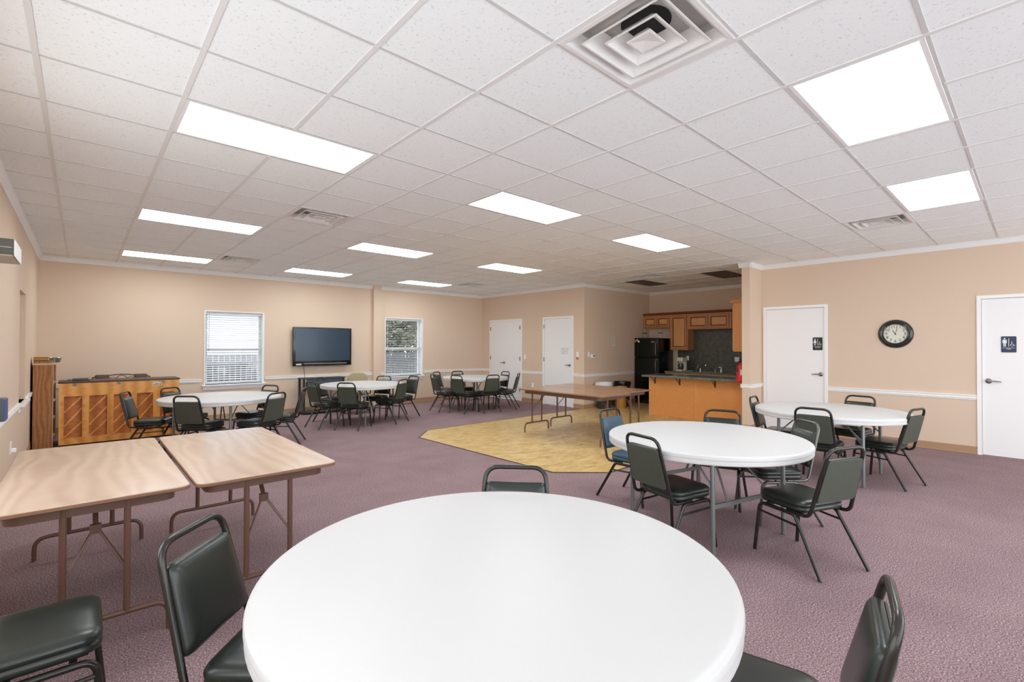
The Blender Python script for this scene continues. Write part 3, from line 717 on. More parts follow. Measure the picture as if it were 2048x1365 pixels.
# ================================================================ PIANO, BOOKCASE, SETTEE
pn = thing('upright_piano', 'upright piano, its honey oak back with slanted slats facing the room', 'piano', (.463, 9.33, 0))
W_ = .705
b = MB(); b.box((-W_, .10, .02), (W_, .52, .905)); b.build('case', 'oakdark', pn, smooth=0)
b = MB(); b.box((-W_-.012, -.012, .905), (W_+.012, .54, .928), .005, 2); b.build('lid', 'oakdark', pn, smooth=0)
b = MB()      # back frame: top beam, bottom beam and posts
b.box((-W_, 0, .715), (W_, .10, .905)); b.box((-W_, 0, .025), (W_, .10, .118))
posts = [(-W_, -.655), (-.455, -.378), (-.178, -.108), (.105, .170), (.372, .455), (.63, W_)]
posts = [(-W_, -.652), (-.458, -.382), (-.180, -.106), (.103, .170), (.368, .460), (.64, W_)]
for a, c in posts: b.box((a, 0, .118), (c, .10, .715))
b.build('back_frame', 'oak', pn, smooth=0)
b = MB(); b.box((-.655, .06, .11), (.655, .085, .72)); b.build('soundboard', 'oak2', pn, smooth=0)
for (a, c), (a2, c2) in zip(posts[:-1], posts[1:]):
    x0, x1 = c, a2
    for z0 in (.08, .28, .48):
        z1 = z0+.26
        p, q = (x0, .05, max(z0, .12)), (x1, .05, min(z1, .71))
        b = MB(); b.bar(p, q, .024, .026, upv=(0, 1, 0)); b.build('slat', 'oak', pn, smooth=0)
for hx in (-.54, -.05, .50):
    b = MB(); b.box((hx-.022, -.006, .862), (hx+.022, .002, .905)); b.build('lid_clip', 'bronze', pn, smooth=0)
b = MB(); b.box((.36, -.003, .825), (.48, .001, .862)); b.box((.375, -.003, .862), (.465, .001, .874)); q = b.build('label_sticker', 'paper', pn, smooth=0)
b = MB()
for k in range(5): b.box((.372+k*.02, -.0045, .832+.006*(k % 2)), (.384+k*.02, -.003, .848+.005*(k % 3)))
b.build('print', 'ink', pn, smooth=0)
for sx in (-1, 1):
    b = MB(); b.box((sx*.62-.04, .02, 0), (sx*.62+.04, .5, .02)); b.build('foot', 'oakdark', pn, smooth=0)

bc = thing('bookcase', 'tall narrow wooden bookcase against the left wall beside the piano', 'bookcase', (-.505, 9.32, 0))
b = MB(); b.box((.0, 0, 0), (.20, .02, 1.175)); b.build('side_panel', 'shelfwood', bc, smooth=0)
b = MB(); b.box((.0, .98, 0), (.20, 1.0, 1.175)); b.build('side_panel', 'shelfwood', bc, smooth=0)
b = MB(); b.box((0, .02, 0), (.008, .98, 1.175)); b.build('back_panel', 'oakdark', bc, smooth=0)
b = MB(); b.box((-.004, -.01, 1.175), (.222, 1.01, 1.20), .004, 1); b.build('top', 'lightwood', bc, smooth=0)
for z in (.06, .34, .60, .88):
    b = MB(); b.box((.008, .02, z), (.195, .98, z+.018)); b.box((.195, .02, z), (.200, .98, z+.018), m='lightwood'); b.build('shelf', 'shelfwood' if not b.slots else None, bc, smooth=0)
for y_ in (0, .98):
    b = MB(); b.box((.2, y_, 0), (.206, y_+.02, 1.175)); b.build('front_edging', 'lightwood', bc, smooth=0)
def book(loc, sx, sy, sz, cov, label, rz=0, grp=None, nm='book', cat='book'):
    t = thing(nm, label, cat, loc, rz, grp)
    b = MB(); b.box((0, 0, 0), (sx, sy, .004)); b.box((0, 0, sz-.004), (sx, sy, sz)); b.box((0, 0, 0), (sx, .005, sz)); b.build('cover', cov, t, smooth=0)
    b = MB(); b.box((.004, .005, .004), (sx-.004, sy-.004, sz-.004)); b.build('pages', 'paper', t, smooth=0)
    return t
book((-.500, 9.35, 1.2003), .185, .24, .034, 'shelfwood', 'thin brown book lying on the bookcase top, lower one of two', 0, 'books on the bookcase')
book((-.505, 9.37, 1.2345), .150, .20, .050, 'brick', 'thick tan book on top of the other on the bookcase', 0, 'books on the bookcase')
gt = thing('glass_tray', 'small glass tray on the bookcase right of the books', 'tray', (-.30, 9.69, 1.2003))
b = MB(); b.lathe([(0, 0), (.06, 0), (.075, .05), (.078, .07), (.074, .07), (.07, .05), (.056, .006), (0, .006)], n=24); b.build('bowl', 'steel', gt)
b = MB(); b.tube([(.078*math.cos(a*PI/12), .078*math.sin(a*PI/12), .07) for a in range(24)], .004, 6, closed=True); b.build('rim', 'chrome', gt)
st_ = thing('microscope_case', 'flat dark case with metal ends lying on the piano lid', 'case', (-.155, 9.50, .9285))
b = MB(); b.box((.05, 0, 0), (.23, .06, .036), .006, 2); b.build('case_body', 'greybox', st_, smooth=30)
b = MB(); b.tube([(0, .03, .020), (.06, .03, .016)], .012, 10); b.build('end_cap', 'steel', st_)
b = MB(); b.tube([(.225, .03, .018), (.245, .03, .018)], .016, 10); b.build('end_cap', 'steel', st_)
st_.name = 'instrument_case'

se = thing('settee', 'dark-framed settee behind the piano with two brown padded back panels', 'settee', (.485, 10.10, 0))
b = MB(); b.tube(fillet([(-.365, 0, 0), (-.365, 0, .935), (-.325, 0, .935), (-.325, 0, .965)], .02, 4), .011, 8); b.build('leg', 'oakdark', se)
b = MB(); b.tube(fillet([(.365, 0, 0), (.365, 0, .935), (.325, 0, .935), (.325, 0, .965)], .02, 4), .011, 8); b.build('leg', 'oakdark', se)
for sx in (-1, 1):
    b = MB(); b.box((sx*.24-.085, -.022, .80), (sx*.24+.085, .022, .978), .012, 3); b.build('back_pad', 'maroon', se, smooth=40)
b = MB(); b.tube([(-.155, 0, .962), (-.10, 0, .972), (0, 0, .978), (.10, 0, .972), (.155, 0, .962)], .009, 8)
b.tube([(-.36, 0, .78), (.36, 0, .78)], .010, 8)
b.build('top_rail', 'oakdark', se)
b = MB()
b.tube([(.075*math.cos(a*PI/12), 0, .885+.075*math.sin(a*PI/12)) for a in range(24)], .006, 6, closed=True)
for sx in (-1, 1): b.tube([(sx*(.115+.045*math.cos(a*PI/8)), 0, .89+.045*math.sin(a*PI/8)) for a in range(9)], .005, 6)
b.build('scroll', 'oakdark', se)
b = MB(); b.box((-.36, .0, .40), (.36, .40, .46), .02, 3); b.build('seat', 'maroon', se, smooth=40)
for sx in (-1, 1):
    b = MB(); b.tube([(sx*.34, .38, 0), (sx*.34, .38, .41)], .014, 8); b.build('leg', 'oakdark', se)

# ================================================================ TELEVISION AND SLATE TABLE
tv = thing('television', 'large flat television with a dark blue screen hung on the back wall', 'television', (3.975, YB-.10, 1.432))
b = MB(); b.box((-.645, -.02, -.422), (.645, .035, .422), .012, 3); b.build('bezel', 'tvframe', tv, smooth=40)
b = MB(); b.box((-.590, -.0225, -.315), (.602, -.0195, .395)); b.build('screen', 'screen', tv, smooth=0)
b = MB(); b.box((-.42, -.026, -.385), (.53, -.018, -.362), .003, 1); b.build('speaker_strip', 'tvbar', tv, smooth=0)
b = MB(); b.box((-.3, .035, -.25), (.3, .095, .25)); b.build('wall_mount', 'blackmatte', tv, smooth=0)
b = MB(); b.tube([(-.39, .06, -.41), (-.385, .07, -.52), (-.37, .07, -.60), (-.365, .06, -.70)], .004, 6); b.build('power_cord', 'blackmatte', tv)
b = MB(); b.box((-.58, -.024, -.402), (-.47, -.018, -.372), .002, 1); b.build('sticker', 'paper', tv, smooth=0)

ct = thing('side_table', 'dark metal side table with slate blue front panel below the television', 'side table', (3.86, 10.36, 0))
b = MB(); b.box((-.44, -.10, .745), (.46, .26, .765), .004, 1); b.build('tabletop', 'darkmetal', ct, smooth=0)
b = MB(); b.box((-.36, -.075, .60), (.40, -.06, .742)); b.build('front_panel', 'apron', ct, smooth=0)
for sx in (-.41, .43):
    for sy in (-.05, .22):
        b = MB(); b.box((sx-.02, sy-.02, .05), (sx+.02, sy+.02, .745)); b.build('leg', 'darkmetal', ct, smooth=0)
b = MB(); b.box((-.44, -.10, .02), (.46, .26, .055), .01, 2); b.build('base_shelf', 'darkmetal', ct, smooth=0)
for sx in (-.40, .42):
    b = MB(); b.lathe([(0, 0), (.016, 0), (.016, .02), (0, .02)], (sx, .08, 0), 12); b.build('foot', 'foot', ct)

oc = thing('office_chair', 'office chair with a rounded olive backrest behind the table below the television', 'chair', (4.42, 9.86, 0), -math.radians(205))
b = MB(); rg = []
for ins, y in ((.03, -.24), (.006, -.245), (0, -.26), (.006, -.285), (.03, -.30), (.08, -.305)):
    rg.append([(x, y, .63+z) for x, z in rrect(.43-2*ins, .46-2*ins, max(.15-ins, .03), 8)])
b.loft(rg); b.build('backrest', 'olive', oc, smooth=60)
b = MB(); b.loft([[(x, y, z) for x, y in rrect(.48-2*i, .46-2*i, .10, 6)] for i, z in ((.02, .40), (0, .42), (0, .46), (.03, .48), (.1, .485))]); b.build('seat', 'olive', oc, smooth=60)
for sx in (-1, 1):
    b = MB(); b.tube(fillet([(sx*.20, .05, .40), (sx*.27, .05, .42), (sx*.27, .05, .64)], .04, 4), .012, 8); b.box((sx*.27-.03, -.13, .64), (sx*.27+.03, .13, .665), .01, 2); b.build('armrest', 'blackmatte', oc, smooth=40)
b = MB(); b.tube([(0, 0, .07), (0, 0, .40)], .026, 12); b.build('gas_column', 'blackmatte', oc)
b = MB(); b.tube(fillet([(0, -.05, .41), (0, -.25, .41), (0, -.275, .60)], .05, 4), .016, 8); b.build('back_support', 'blackmatte', oc)
for k in range(5):
    a = k*2*PI/5+.3; b = MB(); b.bar((0, 0, .10), (.27*math.cos(a), .27*math.sin(a), .07), .04, .025); b.build('base_arm', 'blackmatte', oc, smooth=0)
    b = MB(); b.lathe([(0, -.018), (.028, -.018), (.03, 0), (.028, .018), (0, .018)], (.27*math.cos(a), .27*math.sin(a), .030), 14, axis='x'); b.build('caster', 'blackmatte', oc)

# ================================================================ WALL FITTINGS
def plate(name, label, cat, loc, nrm, w=.07, h=.115, kind='outlet', m='trim', grp=None):
    """cover plate on a wall; nrm is the room-side direction"""
    rz = math.atan2(nrm[0], -nrm[1])
    t = thing(name, label, cat, loc, rz, grp)
    b = MB(); b.box((-w/2, -.006, -h/2), (w/2, 0, h/2), .002, 1); b.build('cover_plate', m, t, smooth=0)
    if kind == 'outlet':
        for s in (-1, 1):
            b = MB(); b.box((-.016, -.0085, s*.027-.014), (.016, -.006, s*.027+.014), .001, 1); b.box((-.008, -.009, s*.027-.004), (-.005, -.0082, s*.027+.007), m='ink'); b.box((.005, -.009, s*.027-.004), (.008, -.0082, s*.027+.007), m='ink')
            b.slots[0] = m; b.build('socket', None, t, smooth=0)
    else:
        b = MB(); b.box((-.016, -.009, -.032), (.016, -.006, .032), .001, 1); b.build('rocker', m, t, smooth=0)
    return t
plate('light_switch', 'white light switch between the double doors and the single far door', 'light switch', (X2, 8.974, 1.172), (-1, 0), kind='switch')
plate('light_switch', 'white light switch right of the far single door', 'light switch', (X2, 7.194, 1.262), (-1, 0), kind='switch')
rt_ = thing('alarm_button', 'small reddish button box just under the light switch by the far door', 'button', (X2, 7.194, 1.165))
b = MB(); b.box((-.02, -.035, -.022), (0, .035, .022), .004, 2); b.build('button_box', mat('alarm_pink', (204, 120, 108), .5), rt_, smooth=0)
b = MB(); b.lathe([(0, -.024), (.010, -.024), (.012, -.020), (0, -.020)], (0, 0, 0), 12, axis='x'); b.build('push_button', 'red', rt_)
plate('wall_outlet', 'white wall outlet low on the wall between the two far doors', 'outlet', (X2, 8.685, .451), (-1, 0))
plate('light_switch', 'tall white switch left of the thermostat on the kitchen side wall', 'light switch', (8.745, YK, 1.262), (0, -1), kind='switch')
th_ = thing('thermostat', 'white thermostat with a dark display on the kitchen side wall', 'thermostat', (8.885, YK, 1.222))
b = MB(); b.box((-.065, -.028, -.045), (.065, 0, .045), .008, 3); b.build('housing', 'trim', th_, smooth=40)
b = MB(); b.box((.005, -.030, -.018), (.045, -.0275, .024)); b.build('display', 'ink', th_, smooth=0)
po = thing('framed_notice', 'small framed notice sheet on the kitchen side wall', 'notice', (9.665, YK, 1.58))
b = MB()
for lo, hi in (((-.115, -.014, -.145), (-.105, 0, .145)), ((.105, -.014, -.145), (.115, 0, .145)), ((-.105, -.014, -.145), (.105, 0, -.133)), ((-.105, -.014, .133), (.105, 0, .145))): b.box(lo, hi)
b.build('picture_frame', 'lightwood', po, smooth=0)
b = MB(); b.box((-.105, -.006, -.135), (.105, -.001, .135)); b.build('sheet', 'paper', po, smooth=0)
b = MB()
for k in range(9): b.box((-.085, -.008, .105-k*.025), (.085-.02*(k % 3), -.006, .110-k*.025))
b.build('print', mat('faded_print', (150, 152, 128), .7), po, smooth=0)
# handwritten note on the far single door (a child of that door)
b = MB(); rnd = random.Random(3)
for k in range(7):
    z = 1.400-k*.023; y = 7.705
    while y > 7.50:
        L = rnd.uniform(.015, .045); b.box((X2+.0018, y-L, z+rnd.uniform(-.003, .003)), (X2+.0042, y, z+.006)); y -= L+.012
nt_ = b.build('handwritten_notice', mat('pencil_grey', (150, 150, 152), .8), d2, smooth=0)

# clock
ck = thing('wall_clock', 'round black-rimmed wall clock with an ivory face between the restroom doors', 'clock', (XW, 1.412, 1.650), PI/2)
# local frame: x runs along -y of the room once rotated, face towards local -y
ck.rotation_euler = (0, 0, -PI/2)
b = MB(); b.lathe([(.140, -.022), (.146, -.034), (.160, -.030), (.172, -.040), (.190, -.036), (.204, -.022), (.212, -.006), (.212, 0), (.140, 0)], n=64, axis='y'); b.build('clock_rim', 'clockrim', ck, smooth=40)
b = MB(); b.lathe([(0, -.016), (.147, -.016), (.147, -.010), (0, -.010)], n=48, axis='y'); b.build('clock_face', 'clockface', ck)
for h in range(1, 13):
    a = h*PI/6; r = .110
    txt(str(h), .056, 'numeral', ck, 'clockink', (r*math.sin(a), -.0165, r*math.cos(a)), (PI/2, 0, 0))
b = MB()
for k in range(60):
    a = k*PI/30; b.bar((.136*math.sin(a), -.0163, .136*math.cos(a)), (.142*math.sin(a), -.0163, .142*math.cos(a)), .0012, .0008, upv=(0, 1, 0))
b.build('minute_ring', 'clockink', ck, smooth=0)
for nm, a, L, w in (('hour_hand', math.radians(-33), .062, .007), ('minute_hand', math.radians(14), .088, .005)):
    b = MB(); b.bar((-.018*math.sin(a), -.019, -.018*math.cos(a)), (L*math.sin(a), -.019, L*math.cos(a)), w, .0015, upv=(0, 1, 0)); b.build(nm, 'clockink', ck, smooth=0)
b = MB(); b.lathe([(0, -.023), (.006, -.023), (.006, -.017), (0, -.017)], n=12, axis='y'); b.build('centre_cap', 'clockink', ck)

# restroom signs
def sign(y, z, w, h, colour, woman, words, label):
    t = thing('restroom_sign', label, 'sign', (XW+.003, y, z), -PI/2)
    b = MB(); b.loft([[(x, -.004 if k else 0, zz) for x, zz in rrect(w, h, .012, 4)] for k in (0, 1)]); b.build('sign_board', colour, t, smooth=0)
    yf = -.0055; cx = -w*.27
    b = MB()
    b.lathe([(0, yf), (.0085, yf), (.0085, -.0038), (0, -.0038)], (cx, 0, h*.36), 14, axis='y')
    def poly(P): b.prism([(cx+x, -.0038, zz) for x, zz in P], (0, -.0016, 0))
    if woman:
        poly([(-.010, h*.29), (.010, h*.29), (.024, h*.07), (-.024, h*.07)])
        for s in (-1, 1): poly([(s*.003, h*.08), (s*.010, h*.08), (s*.010, -h*.12), (s*.003, -h*.12)])
    else:
        poly([(-.014, h*.29), (.014, h*.29), (.013, h*.06), (-.013, h*.06)])
        for s in (-1, 1): poly([(s*.002, h*.07), (s*.012, h*.07), (s*.011, -h*.14), (s*.003, -h*.14)]); poly([(s*.0155, h*.28), (s*.021, h*.27), (s*.020, h*.07), (s*.016, h*.07)])
    b.build('figure', 'signwhite', t, smooth=0)
    b = MB(); b.box((-.0025, -.0055, -h*.13), (.0025, -.0038, h*.38)); b.build('divider', 'signwhite', t, smooth=0)
    wx, wz = w*.24, -h*.02; b = MB()
    b.tube([(wx+.016*math.cos(a*PI/9)-.002, -.0046, wz+.016*math.sin(a*PI/9)-.004) for a in range(5, 19)], .0024, 5)
    b.tube([(wx-.006, -.0046, wz+.030), (wx-.004, -.0046, wz+.006), (wx+.010, -.0046, wz+.005), (wx+.018, -.0046, wz-.012), (wx+.024, -.0046, wz-.009)], .0026, 5)
    b.lathe([(0, -.0058), (.0045, -.0058), (.0045, -.0038), (0, -.0038)], (wx-.007, 0, wz+.038), 10, axis='y')
    b.build('wheelchair_symbol', 'signwhite', t, smooth=0)
    b = MB(); b.box((-w*.42, -.005, -h*.225), (w*.42, -.0038, -h*.21)); b.build('rule', 'signwhite', t, smooth=0)
    txt(words, .020, 'lettering', t, 'signwhite', (0, -.0045, -h*.29), (PI/2, 0, 0))
    return t
sign(2.428, 1.503, .140, .212, 'signblack', True, 'WOMEN', 'black restroom sign on the white door left of the clock')
sign(.243, 1.492, .140, .212, 'signblue', False, 'MEN', 'navy restroom sign on the rightmost white door')

# left wall fittings
wl = thing('wall_light_box', 'dark grey metal box mounted high on the left wall at the picture edge', 'wall box', (XL, 4.60, 2.055))
b = MB(); b.box((0, 0, .012), (.185, .47, .115), .004, 1); b.build('housing', 'greybox', wl, smooth=0)
b = MB(); b.box((.012, .012, 0), (.18, .46, .012)); b.build('bottom_cover', mat('tan_plastic', (176, 160, 138), .5), wl, smooth=0)
b = MB(); b.box((.185, .002, .002), (.188, .468, .113)); b.build('front_cover', 'trim', wl, smooth=0)
b = MB(); b.box((.010, -.002, .055), (.175, .0, .06)); b.build('trim_strip', 'steel', wl, smooth=0)
wb = thing('whiteboard', 'white framed board on the left wall under the grey metal box', 'board', (XL, 4.0, .95))  # plain panel in place of the white blind of a likely window
b = MB(); b.box((0, 0, 0), (.012, 1.52, 1.05)); b.build('board', 'trim', wb, smooth=0)
b = MB()
for lo, hi in (((0, -.01, -.01), (.02, .01, 1.06)), ((0, 1.51, -.01), (.02, 1.53, 1.06)), ((0, .01, -.01), (.02, 1.51, .01)), ((0, .01, 1.04), (.02, 1.51, 1.06))): b.box(lo, hi)
b.build('board_frame', 'vinylwhite', wb, smooth=0)
bb = thing('wall_box', 'slate box with a blue end fixed low on the left wall above the chair rail', 'wall box', (XL, 5.35, .865))
b = MB(); b.box((0, 0, 0), (.088, .18, .175), .004, 1); b.build('housing', 'darkgrey', bb, smooth=0)
b = MB(); b.box((.088, .004, .004), (.093, .176, .171)); b.build('blue_cover', 'bluebox', bb, smooth=0)
ol = plate('wall_outlet', 'white outlet with a plug low on the left wall behind the walnut tables', 'outlet', (XL, 6.93, .42), (1, 0), w=.12, h=.12)
b = MB(); b.box((-.02, -.045, -.045), (.02, -.0085, -.005), .006, 2); b.build('plug', 'trim', ol, smooth=0)

# ================================================================ KITCHEN
fr = thing('refrigerator', 'black refrigerator in the kitchen corner', 'refrigerator', (10.60, 6.30, .004))
FW = .685
b = MB(); b.box((.055, 0, .03), (.72, FW, 1.655), .01, 2); b.build('cabinet_body', 'black', fr, smooth=40)
b = MB(); b.box((0, 0, 1.17), (.053, FW, 1.660), .012, 3); fd = b.build('freezer_door', 'black', fr, smooth=40)
b = MB(); b.box((0, 0, .09), (.053, FW, 1.160), .012, 3); rd = b.build('refrigerator_door', 'black', fr, smooth=40)
b = MB(); b.tube(fillet([(0, .05, 1.58), (-.05, .045, 1.50), (-.05, .045, 1.24), (0, .05, 1.185)], .06, 5), .010, 8); q = b.build('handle', 'steel', fd)
b = MB(); b.tube(fillet([(0, .05, 1.145), (-.06, .045, 1.05), (-.06, .045, .86), (0, .05, .76)], .08, 5), .010, 8); q = b.build('handle', 'steel', rd)
b = MB(); b.box((-.002, .105, 1.545), (0, .20, 1.572)); b.build('badge', 'steel', fd, smooth=0)
for y, z, w, h, m_ in ((.60, 1.60, .05, .055, 'lightwood'), (.655, 1.585, .04, .07, 'brick'), (.555, 1.57, .05, .05, 'paper')):
    b = MB(); b.box((-.006, y-w/2, z-h/2), (0, y+w/2, z+h/2), .002, 1); tag(b.build('fridge_magnet', m_, fd, smooth=0), 'small tan magnet')
b = MB(); b.box((.01, .02, .0), (.05, FW-.02, .085)); b.build('kick_grille', 'blackmatte', fr, smooth=0)

def cab_door(b_, x, y0, y1, z0, z1, parent, glaze='cabdark'):
    """raised panel door on a face looking towards -x"""
    def R(i, xx): return [(xx, y0+i, z0+i), (xx, y1-i, z0+i), (xx, y1-i, z1-i), (xx, y0+i, z1-i)]
    b = MB(); b.loft([R(-.005, x), R(-.005, x-.004), R(0, x-.006)], m='cabdark', cap1=False); b.loft([R(0, x-.006), R(0, x-.016), R(.004, x-.020), R(.048, x-.020)], m='cabframe', cap0=False, cap1=False)
    b.loft([R(.048, x-.0205), R(.052, x-.012), R(.066, x-.009)], m='cabdark', cap0=False, cap1=False); b.loft([R(.066, x-.009), R(.088, x-.019)], m='cab', cap0=False)
    return b.build('cabinet_door', None, parent, smooth=0)
def pull(parent, x, y, z):
    b = MB(); b.tube(fillet([(x, y, z-.045), (x-.022, y, z-.035), (x-.022, y, z+.035), (x, y, z+.045)], .012, 3), .0045, 6); return b.build('handle', 'bronze', parent)
XU = 11.025
def upper(y0, y1, z0, z1, doors, label, pulls):
    t = thing('wall_cabinet', label, 'cabinet', (0, 0, 0), 0, 'maple cabinets on the kitchen back wall')
    t.location = (XU, y0, z0)
    b = MB(); b.box((0, .001, 0), (XK-XU-.001, y1-y0-.001, z1-z0)); b.build('cabinet_body', 'cab', t, smooth=0)
    for (a, c), (py, pz) in zip(doors, pulls):
        d = cab_door(None, 0, a-y0, c-y0, .025, z1-z0-.03, t)
        pull(d, -.020, py-y0, pz-z0)
    return t
upper(6.212, 6.985, 1.925, 2.245, [(6.60, 6.965), (6.232, 6.588)], 'short two-door maple cabinet above the refrigerator', [(6.64, 1.99), (6.55, 1.99)])
upper(5.748, 6.210, 1.362, 2.245, [(5.775, 6.185)], 'tall single-door maple cabinet right of the refrigerator', [(5.80, 1.46)])
upper(4.690, 5.746, 1.868, 2.245, [(5.235, 5.715), (4.735, 5.215)], 'wide two-door maple cabinet above the sink', [(5.275, 1.96), (5.175, 1.96)])
cm = thing('cabinet_moulding', 'dark stained moulding along the top of the kitchen back wall cabinets', 'moulding', (0, 0, 0))
b = MB(); b.prism([(XU-.0, 4.66, 2.2455), (XU-.045, 4.66, 2.300), (XU-.045, 4.66, 2.310), (XU+.03, 4.66, 2.310), (XU+.03, 4.66, 2.2455)], (0, 2.325, 0)); b.build('moulding_strip', 'moulding', cm, smooth=0)
rc = thing('wall_cabinet', 'maple cabinet hung on the partition behind the column, its plain side showing', 'cabinet', (8.92, YP1+.001, 1.362))
b = MB(); b.box((0, 0, 0), (.95, .325, .89)); b.build('cabinet_body', 'cab', rc, smooth=0)
b = MB(); b.box((.02, .325, .025), (.465, .345, .86), .004, 1); b.build('cabinet_door', 'cab', rc, smooth=0)
b = MB(); b.box((.485, .325, .025), (.93, .345, .86), .004, 1); b.build('cabinet_door', 'cab', rc, smooth=0)
b = MB(); b.prism([(0, 0, .89), (-.045, 0, .935), (-.045, 0, .945), (.95, 0, .945), (.95, 0, .89)], (0, .37, 0)); b.build('crown', 'cab', rc, smooth=0)
sp = thing('backsplash', 'dark mottled slate-look panel behind the sink', 'backsplash', (XK, 3.45, .846))
b = MB(); b.box((-.006, 0, 0), (-.0005, 2.73, 1.025)); b.build('panel', 'slate', sp, smooth=0)
bcab = thing('base_cabinet', 'maple base cabinets along the kitchen back wall under the slate worktop', 'cabinet', (10.77, 3.45, .004))
b = MB(); b.box((0, 0, .09), (.57, 2.74, .795)); b.box((.06, 0, 0), (.57, 2.74, .09)); b.build('cabinet_body', 'cab', bcab, smooth=0)
for k in range(6):
    b = MB(); b.box((-.018, .02+k*.455, .11), (0, .455+k*.455, .60), .003, 1); d = b.build('cabinet_door', 'cab', bcab, smooth=0); pull(d, -.018, .40+k*.455, .52)
    b = MB(); b.box((-.018, .02+k*.455, .62), (0, .455+k*.455, .78), .003, 1); d = b.build('drawer', 'cab', bcab, smooth=0)
wt = thing('worktop', 'slate worktop along the kitchen back wall with the sink set in it', 'worktop', (10.745, 3.45, .80))
b = MB(); b.box((0, 0, 0), (.593, 2.765, .042), .004, 1); b.build('slab', 'slatetop', wt, smooth=0)
b = MB(); b.box((.01, 0, -.012), (.02, 2.76, 0)); b.build('front_edge', 'cab', wt, smooth=0)
sk = thing('sink', 'steel double sink set in the kitchen worktop', 'sink', (11.03, 4.86, .842))
b = MB()
b.box((-.20, 0, 0), (.20, .62, .006), .002, 1); b.build('sink_rim', 'steel', sk, smooth=0)
for y in (.04, .33):
    b = MB(); b.box((-.16, y, .0062), (.13, y+.25, .0075)); b.build('basin', 'chrome', sk, smooth=0)
fa = thing('faucet', 'chrome faucet with a long spout over the kitchen sink', 'faucet', (11.19, 5.14, .8485))
b = MB(); b.lathe([(0, 0), (.028, 0), (.024, .02), (.016, .03), (.016, .06), (0, .062)], n=16); b.build('faucet_body', 'chrome', fa)
b = MB(); b.tube([(0, 0, .05), (-.06, .08, .11), (-.11, .16, .16), (-.12, .175, .165), (-.122, .18, .13)], .009, 8); b.build('spout', 'chrome', fa)
b = MB(); b.tube([(0, 0, .06), (.03, -.01, .13)], .006, 6); b.build('handle', 'chrome', fa)
so = thing('soap_bottle', 'white curved soap dispenser at the right end of the sink', 'soap dispenser', (11.15, 4.98, .849))
b = MB(); b.lathe([(0, 0), (.022, 0), (.022, .07), (.012, .08), (0, .08)], n=16); b.build('bottle', 'trim', so)
b = MB(); b.tube(fillet([(0, 0, .075), (0, 0, .11), (-.02, .045, .112), (-.02, .05, .095)], .012, 4), .010, 8); b.build('pump', 'trim', so)
cf = thing('coffee_maker', 'cream coffee maker with a glass jug on the worktop by the refrigerator', 'coffee maker', (10.90, 5.80, .8425))
b = MB(); b.box((.02, 0, 0), (.20, .19, .022), .006, 2); b.box((.13, 0, .022), (.20, .19, .33), .008, 2); b.box((.0, .01, .235), (.16, .18, .335), .02, 3); b.build('housing', 'cream', cf, smooth=40)
b = MB(); b.box((-.03, .02, .0), (.03, .17, .04), .006, 2); b.build('control_base', 'cream', cf, smooth=40)
b = MB(); b.lathe([(0, 0), (.05, 0), (.062, .04), (.06, .10), (.045, .14), (.045, .155), (0, .155)], (.065, .095, .041), 20); b.build('glass_jug', 'carafe', cf)
b = MB(); b.tube(fillet([(.06, .150, .18), (.04, .205, .175), (.04, .205, .085), (.06, .155, .08)], .02, 4), .008, 6); b.build('jug_handle', 'cream', cf)
dr = thing('dish_rack', 'black wire dish rack with utensils beside the sink', 'dish rack', (11.0, 5.50, .8425))
b = MB()
for z in (.01, .06): b.tube([(x, y, z) for x, y in rrect(.16, .14, .02, 3)], .003, 5, closed=True)
for x, y in rrect(.16, .14, .02, 2): b.tube([(x, y, .0), (x, y, .06)], .0022, 4)
b.build('wire_basket', 'blackmatte', dr)
b = MB(); b.tube([(0, 0, .01), (-.02, -.05, .17)], .005, 6); b.build('utensil', 'steel', dr)
b = MB(); b.tube([(.02, .03, .01), (.03, -.01, .16)], .005, 6); b.lathe([(0, -.01), (.02, 0), (0, .012)], (.03, -.01, .165), 10); b.build('utensil', 'steel', dr)
cu = thing('glass_cup', 'clear upturned cup beside the dish rack', 'cup', (10.98, 5.405, .8425))
b = MB(); b.lathe([(.030, 0), (.024, .09), (0, .092), (0, .088), (.022, .086), (.027, 0)], n=16); b.build('cup_wall', 'steel', cu)
pl = thing('plate', 'white plate on the worktop right of the coffee maker', 'plate', (10.98, 5.66, .8425))
b = MB(); b.lathe([(0, 0), (.05, 0), (.095, .012), (.095, .015), (.05, .005), (0, .005)], n=28); b.build('dish', 'trim', pl)
plate('wall_outlet', 'white outlet on the slate backsplash above the coffee maker', 'outlet', (XK-.006, 5.912, 1.155), (-1, 0))
plate('wall_outlet', 'white double outlet on the slate backsplash near the fire extinguisher', 'outlet', (XK-.006, 4.694, 1.15), (-1, 0), w=.11)
# items standing on the refrigerator
for y, lb in ((6.88, 'dark wire stand with a shallow bowl, left one on top of the refrigerator'), (6.43, 'dark wire stand with a shallow bowl, right one on top of the refrigerator')):
    s_ = thing('fruit_stand', lb, 'stand', (10.92, y, 1.6595), 0, 'wire stands on the refrigerator')
    b = MB(); b.lathe([(0, 0), (.05, 0), (.05, .006), (.006, .01), (.004, .22), (0, .22)], n=16); b.build('stem', 'steel', s_)
    b = MB(); b.lathe([(0, .120), (.03, .122), (.075, .138), (.075, .142), (.03, .127), (0, .125)], n=20); b.build('bowl', 'oakdark', s_)

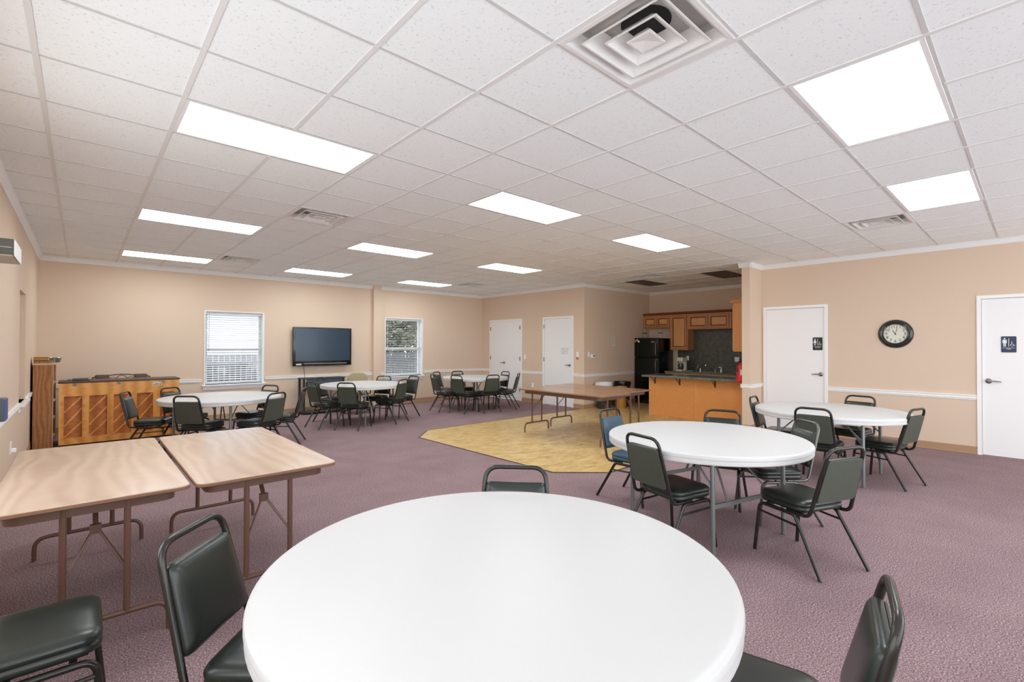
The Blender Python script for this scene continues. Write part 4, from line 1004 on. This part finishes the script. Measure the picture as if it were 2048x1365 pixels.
# bar with overhanging slate top
br = thing('bar_counter', 'maple plywood bar front dividing the kitchen from the hall', 'counter', (9.0, YP1+.002, .004))
BL = 5.565-YP1-.002
b = MB(); b.box((0, 0, 0), (.03, 4.57-YP1-.004, .808)); b.build('front_panel', 'barwood', br, smooth=0)
b = MB(); b.box((0, 4.57-YP1, 0), (.03, BL, .808)); b.build('front_panel', 'barwood', br, smooth=0)
b = MB(); b.box((.03, 0, 0), (.45, BL, .808)); b.build('counter_body', 'cab', br, smooth=0)
b = MB(); b.box((-.003, BL-.008, 0), (.03, BL+.003, .808)); b.build('edge_strip', 'lightwood', br, smooth=0)
for y in (5.422, 4.863, 4.136):
    b = MB(); yy = y-YP1-.002
    b.bar((-.004, yy, .66), (-.004, yy, .806), .025, .008, upv=(1, 0, 0)); b.bar((-.0, yy, .801), (-.17, yy, .801), .025, .008); b.tube(fillet([(-.006, yy, .68), (-.05, yy, .72), (-.15, yy, .798)], .03, 3), .006, 6)
    b.build('bracket', 'blackmatte', br, smooth=0)
bt = thing('slate_worktop', 'slate laminate bar top overhanging towards the hall', 'worktop', (8.75, YP1+.002, .8135))
b = MB(); b.box((0, 0, 0), (.76, 5.590-YP1, .042), .005, 2); b.build('slab', 'slatetop', bt, smooth=0)
fe = thing('fire_extinguisher', 'red fire extinguisher hung at the column edge above the bar', 'fire extinguisher', (8.615, YP1+.074, .80))
b = MB(); b.lathe([(0, 0), (.058, 0), (.066, .01), (.066, .245), (.060, .285), (.035, .32), (.020, .33), (.020, .345), (0, .345)], (0, 0, .03), 24); b.build('cylinder', 'red', fe)
b = MB(); b.box((-.05, -.02, .385), (.06, .02, .40), .004, 1); b.bar((-.05, 0, .43), (.04, 0, .41), .02, .008); b.lathe([(0, .36), (.018, .36), (.018, .40), (0, .40)], n=12); b.build('valve_handle', 'blackmatte', fe, smooth=30)
b = MB(); b.tube([(-.02, .01, .385), (-.075, .02, .36), (-.085, .02, .26), (-.078, .02, .20)], .009, 8); b.build('hose', 'blackmatte', fe)
b = MB(); b.box((-.05, -.074, .20), (.05, -.066, .34)); b.build('wall_bracket', 'steel', fe, smooth=0)
b = MB()
ring = [(.0668*math.cos(a), .0668*math.sin(a)) for a in [math.radians(200+k*8) for k in range(12)]]
for (xa, ya), (xb, yb) in zip(ring[:-1], ring[1:]): b.quad([(xa, ya, .15), (xb, yb, .15), (xb, yb, .25), (xa, ya, .25)])
b.build('label_sticker', 'paper', fe)

# bins by the kitchen side wall
def make_bin(loc, r0_, r1_, h, body, liner, label, over=.07, nm='waste_bin'):
    t = thing(nm, label, 'bin', loc, 0)
    b = MB(); b.lathe([(0, 0), (r0_, 0), (r0_+.004, .01), (r1_, h), (r1_-.006, h), (r0_-.004, .02), (0, .02)], n=28); b.build('bin_body', body, t)
    if liner:
        rnd = random.Random(int(loc[0]*100)); n = 28; R = []
        for r, z in ((r1_-.02, h-.10), (r1_-.008, h+.004), (r1_+.006, h+.008), (r1_+.012, h-.02), (r1_+.008, h-over)):
            R.append([((r+rnd.uniform(-.003, .003))*math.cos(2*PI*k/n), (r+rnd.uniform(-.003, .003))*math.sin(2*PI*k/n), z+rnd.uniform(-.006, .006)) for k in range(n)])
        b = MB(); b.loft(R, cap0=True, cap1=False); b.build('bin_liner', liner, t, smooth=60)
    return t
make_bin((9.02, 6.77, .004), .155, .195, .60, 'bin', 'whitebag', 'dark bin with a white liner, left one of the bins by the kitchen side wall')
make_bin((9.42, 6.59, .004), .125, .150, .50, 'goldpaint', None, 'golden metal wastebasket between the two lined bins')
make_bin((9.76, 6.775, .004), .155, .195, .585, 'bin', 'bag', 'dark bin with a black liner beside the refrigerator')
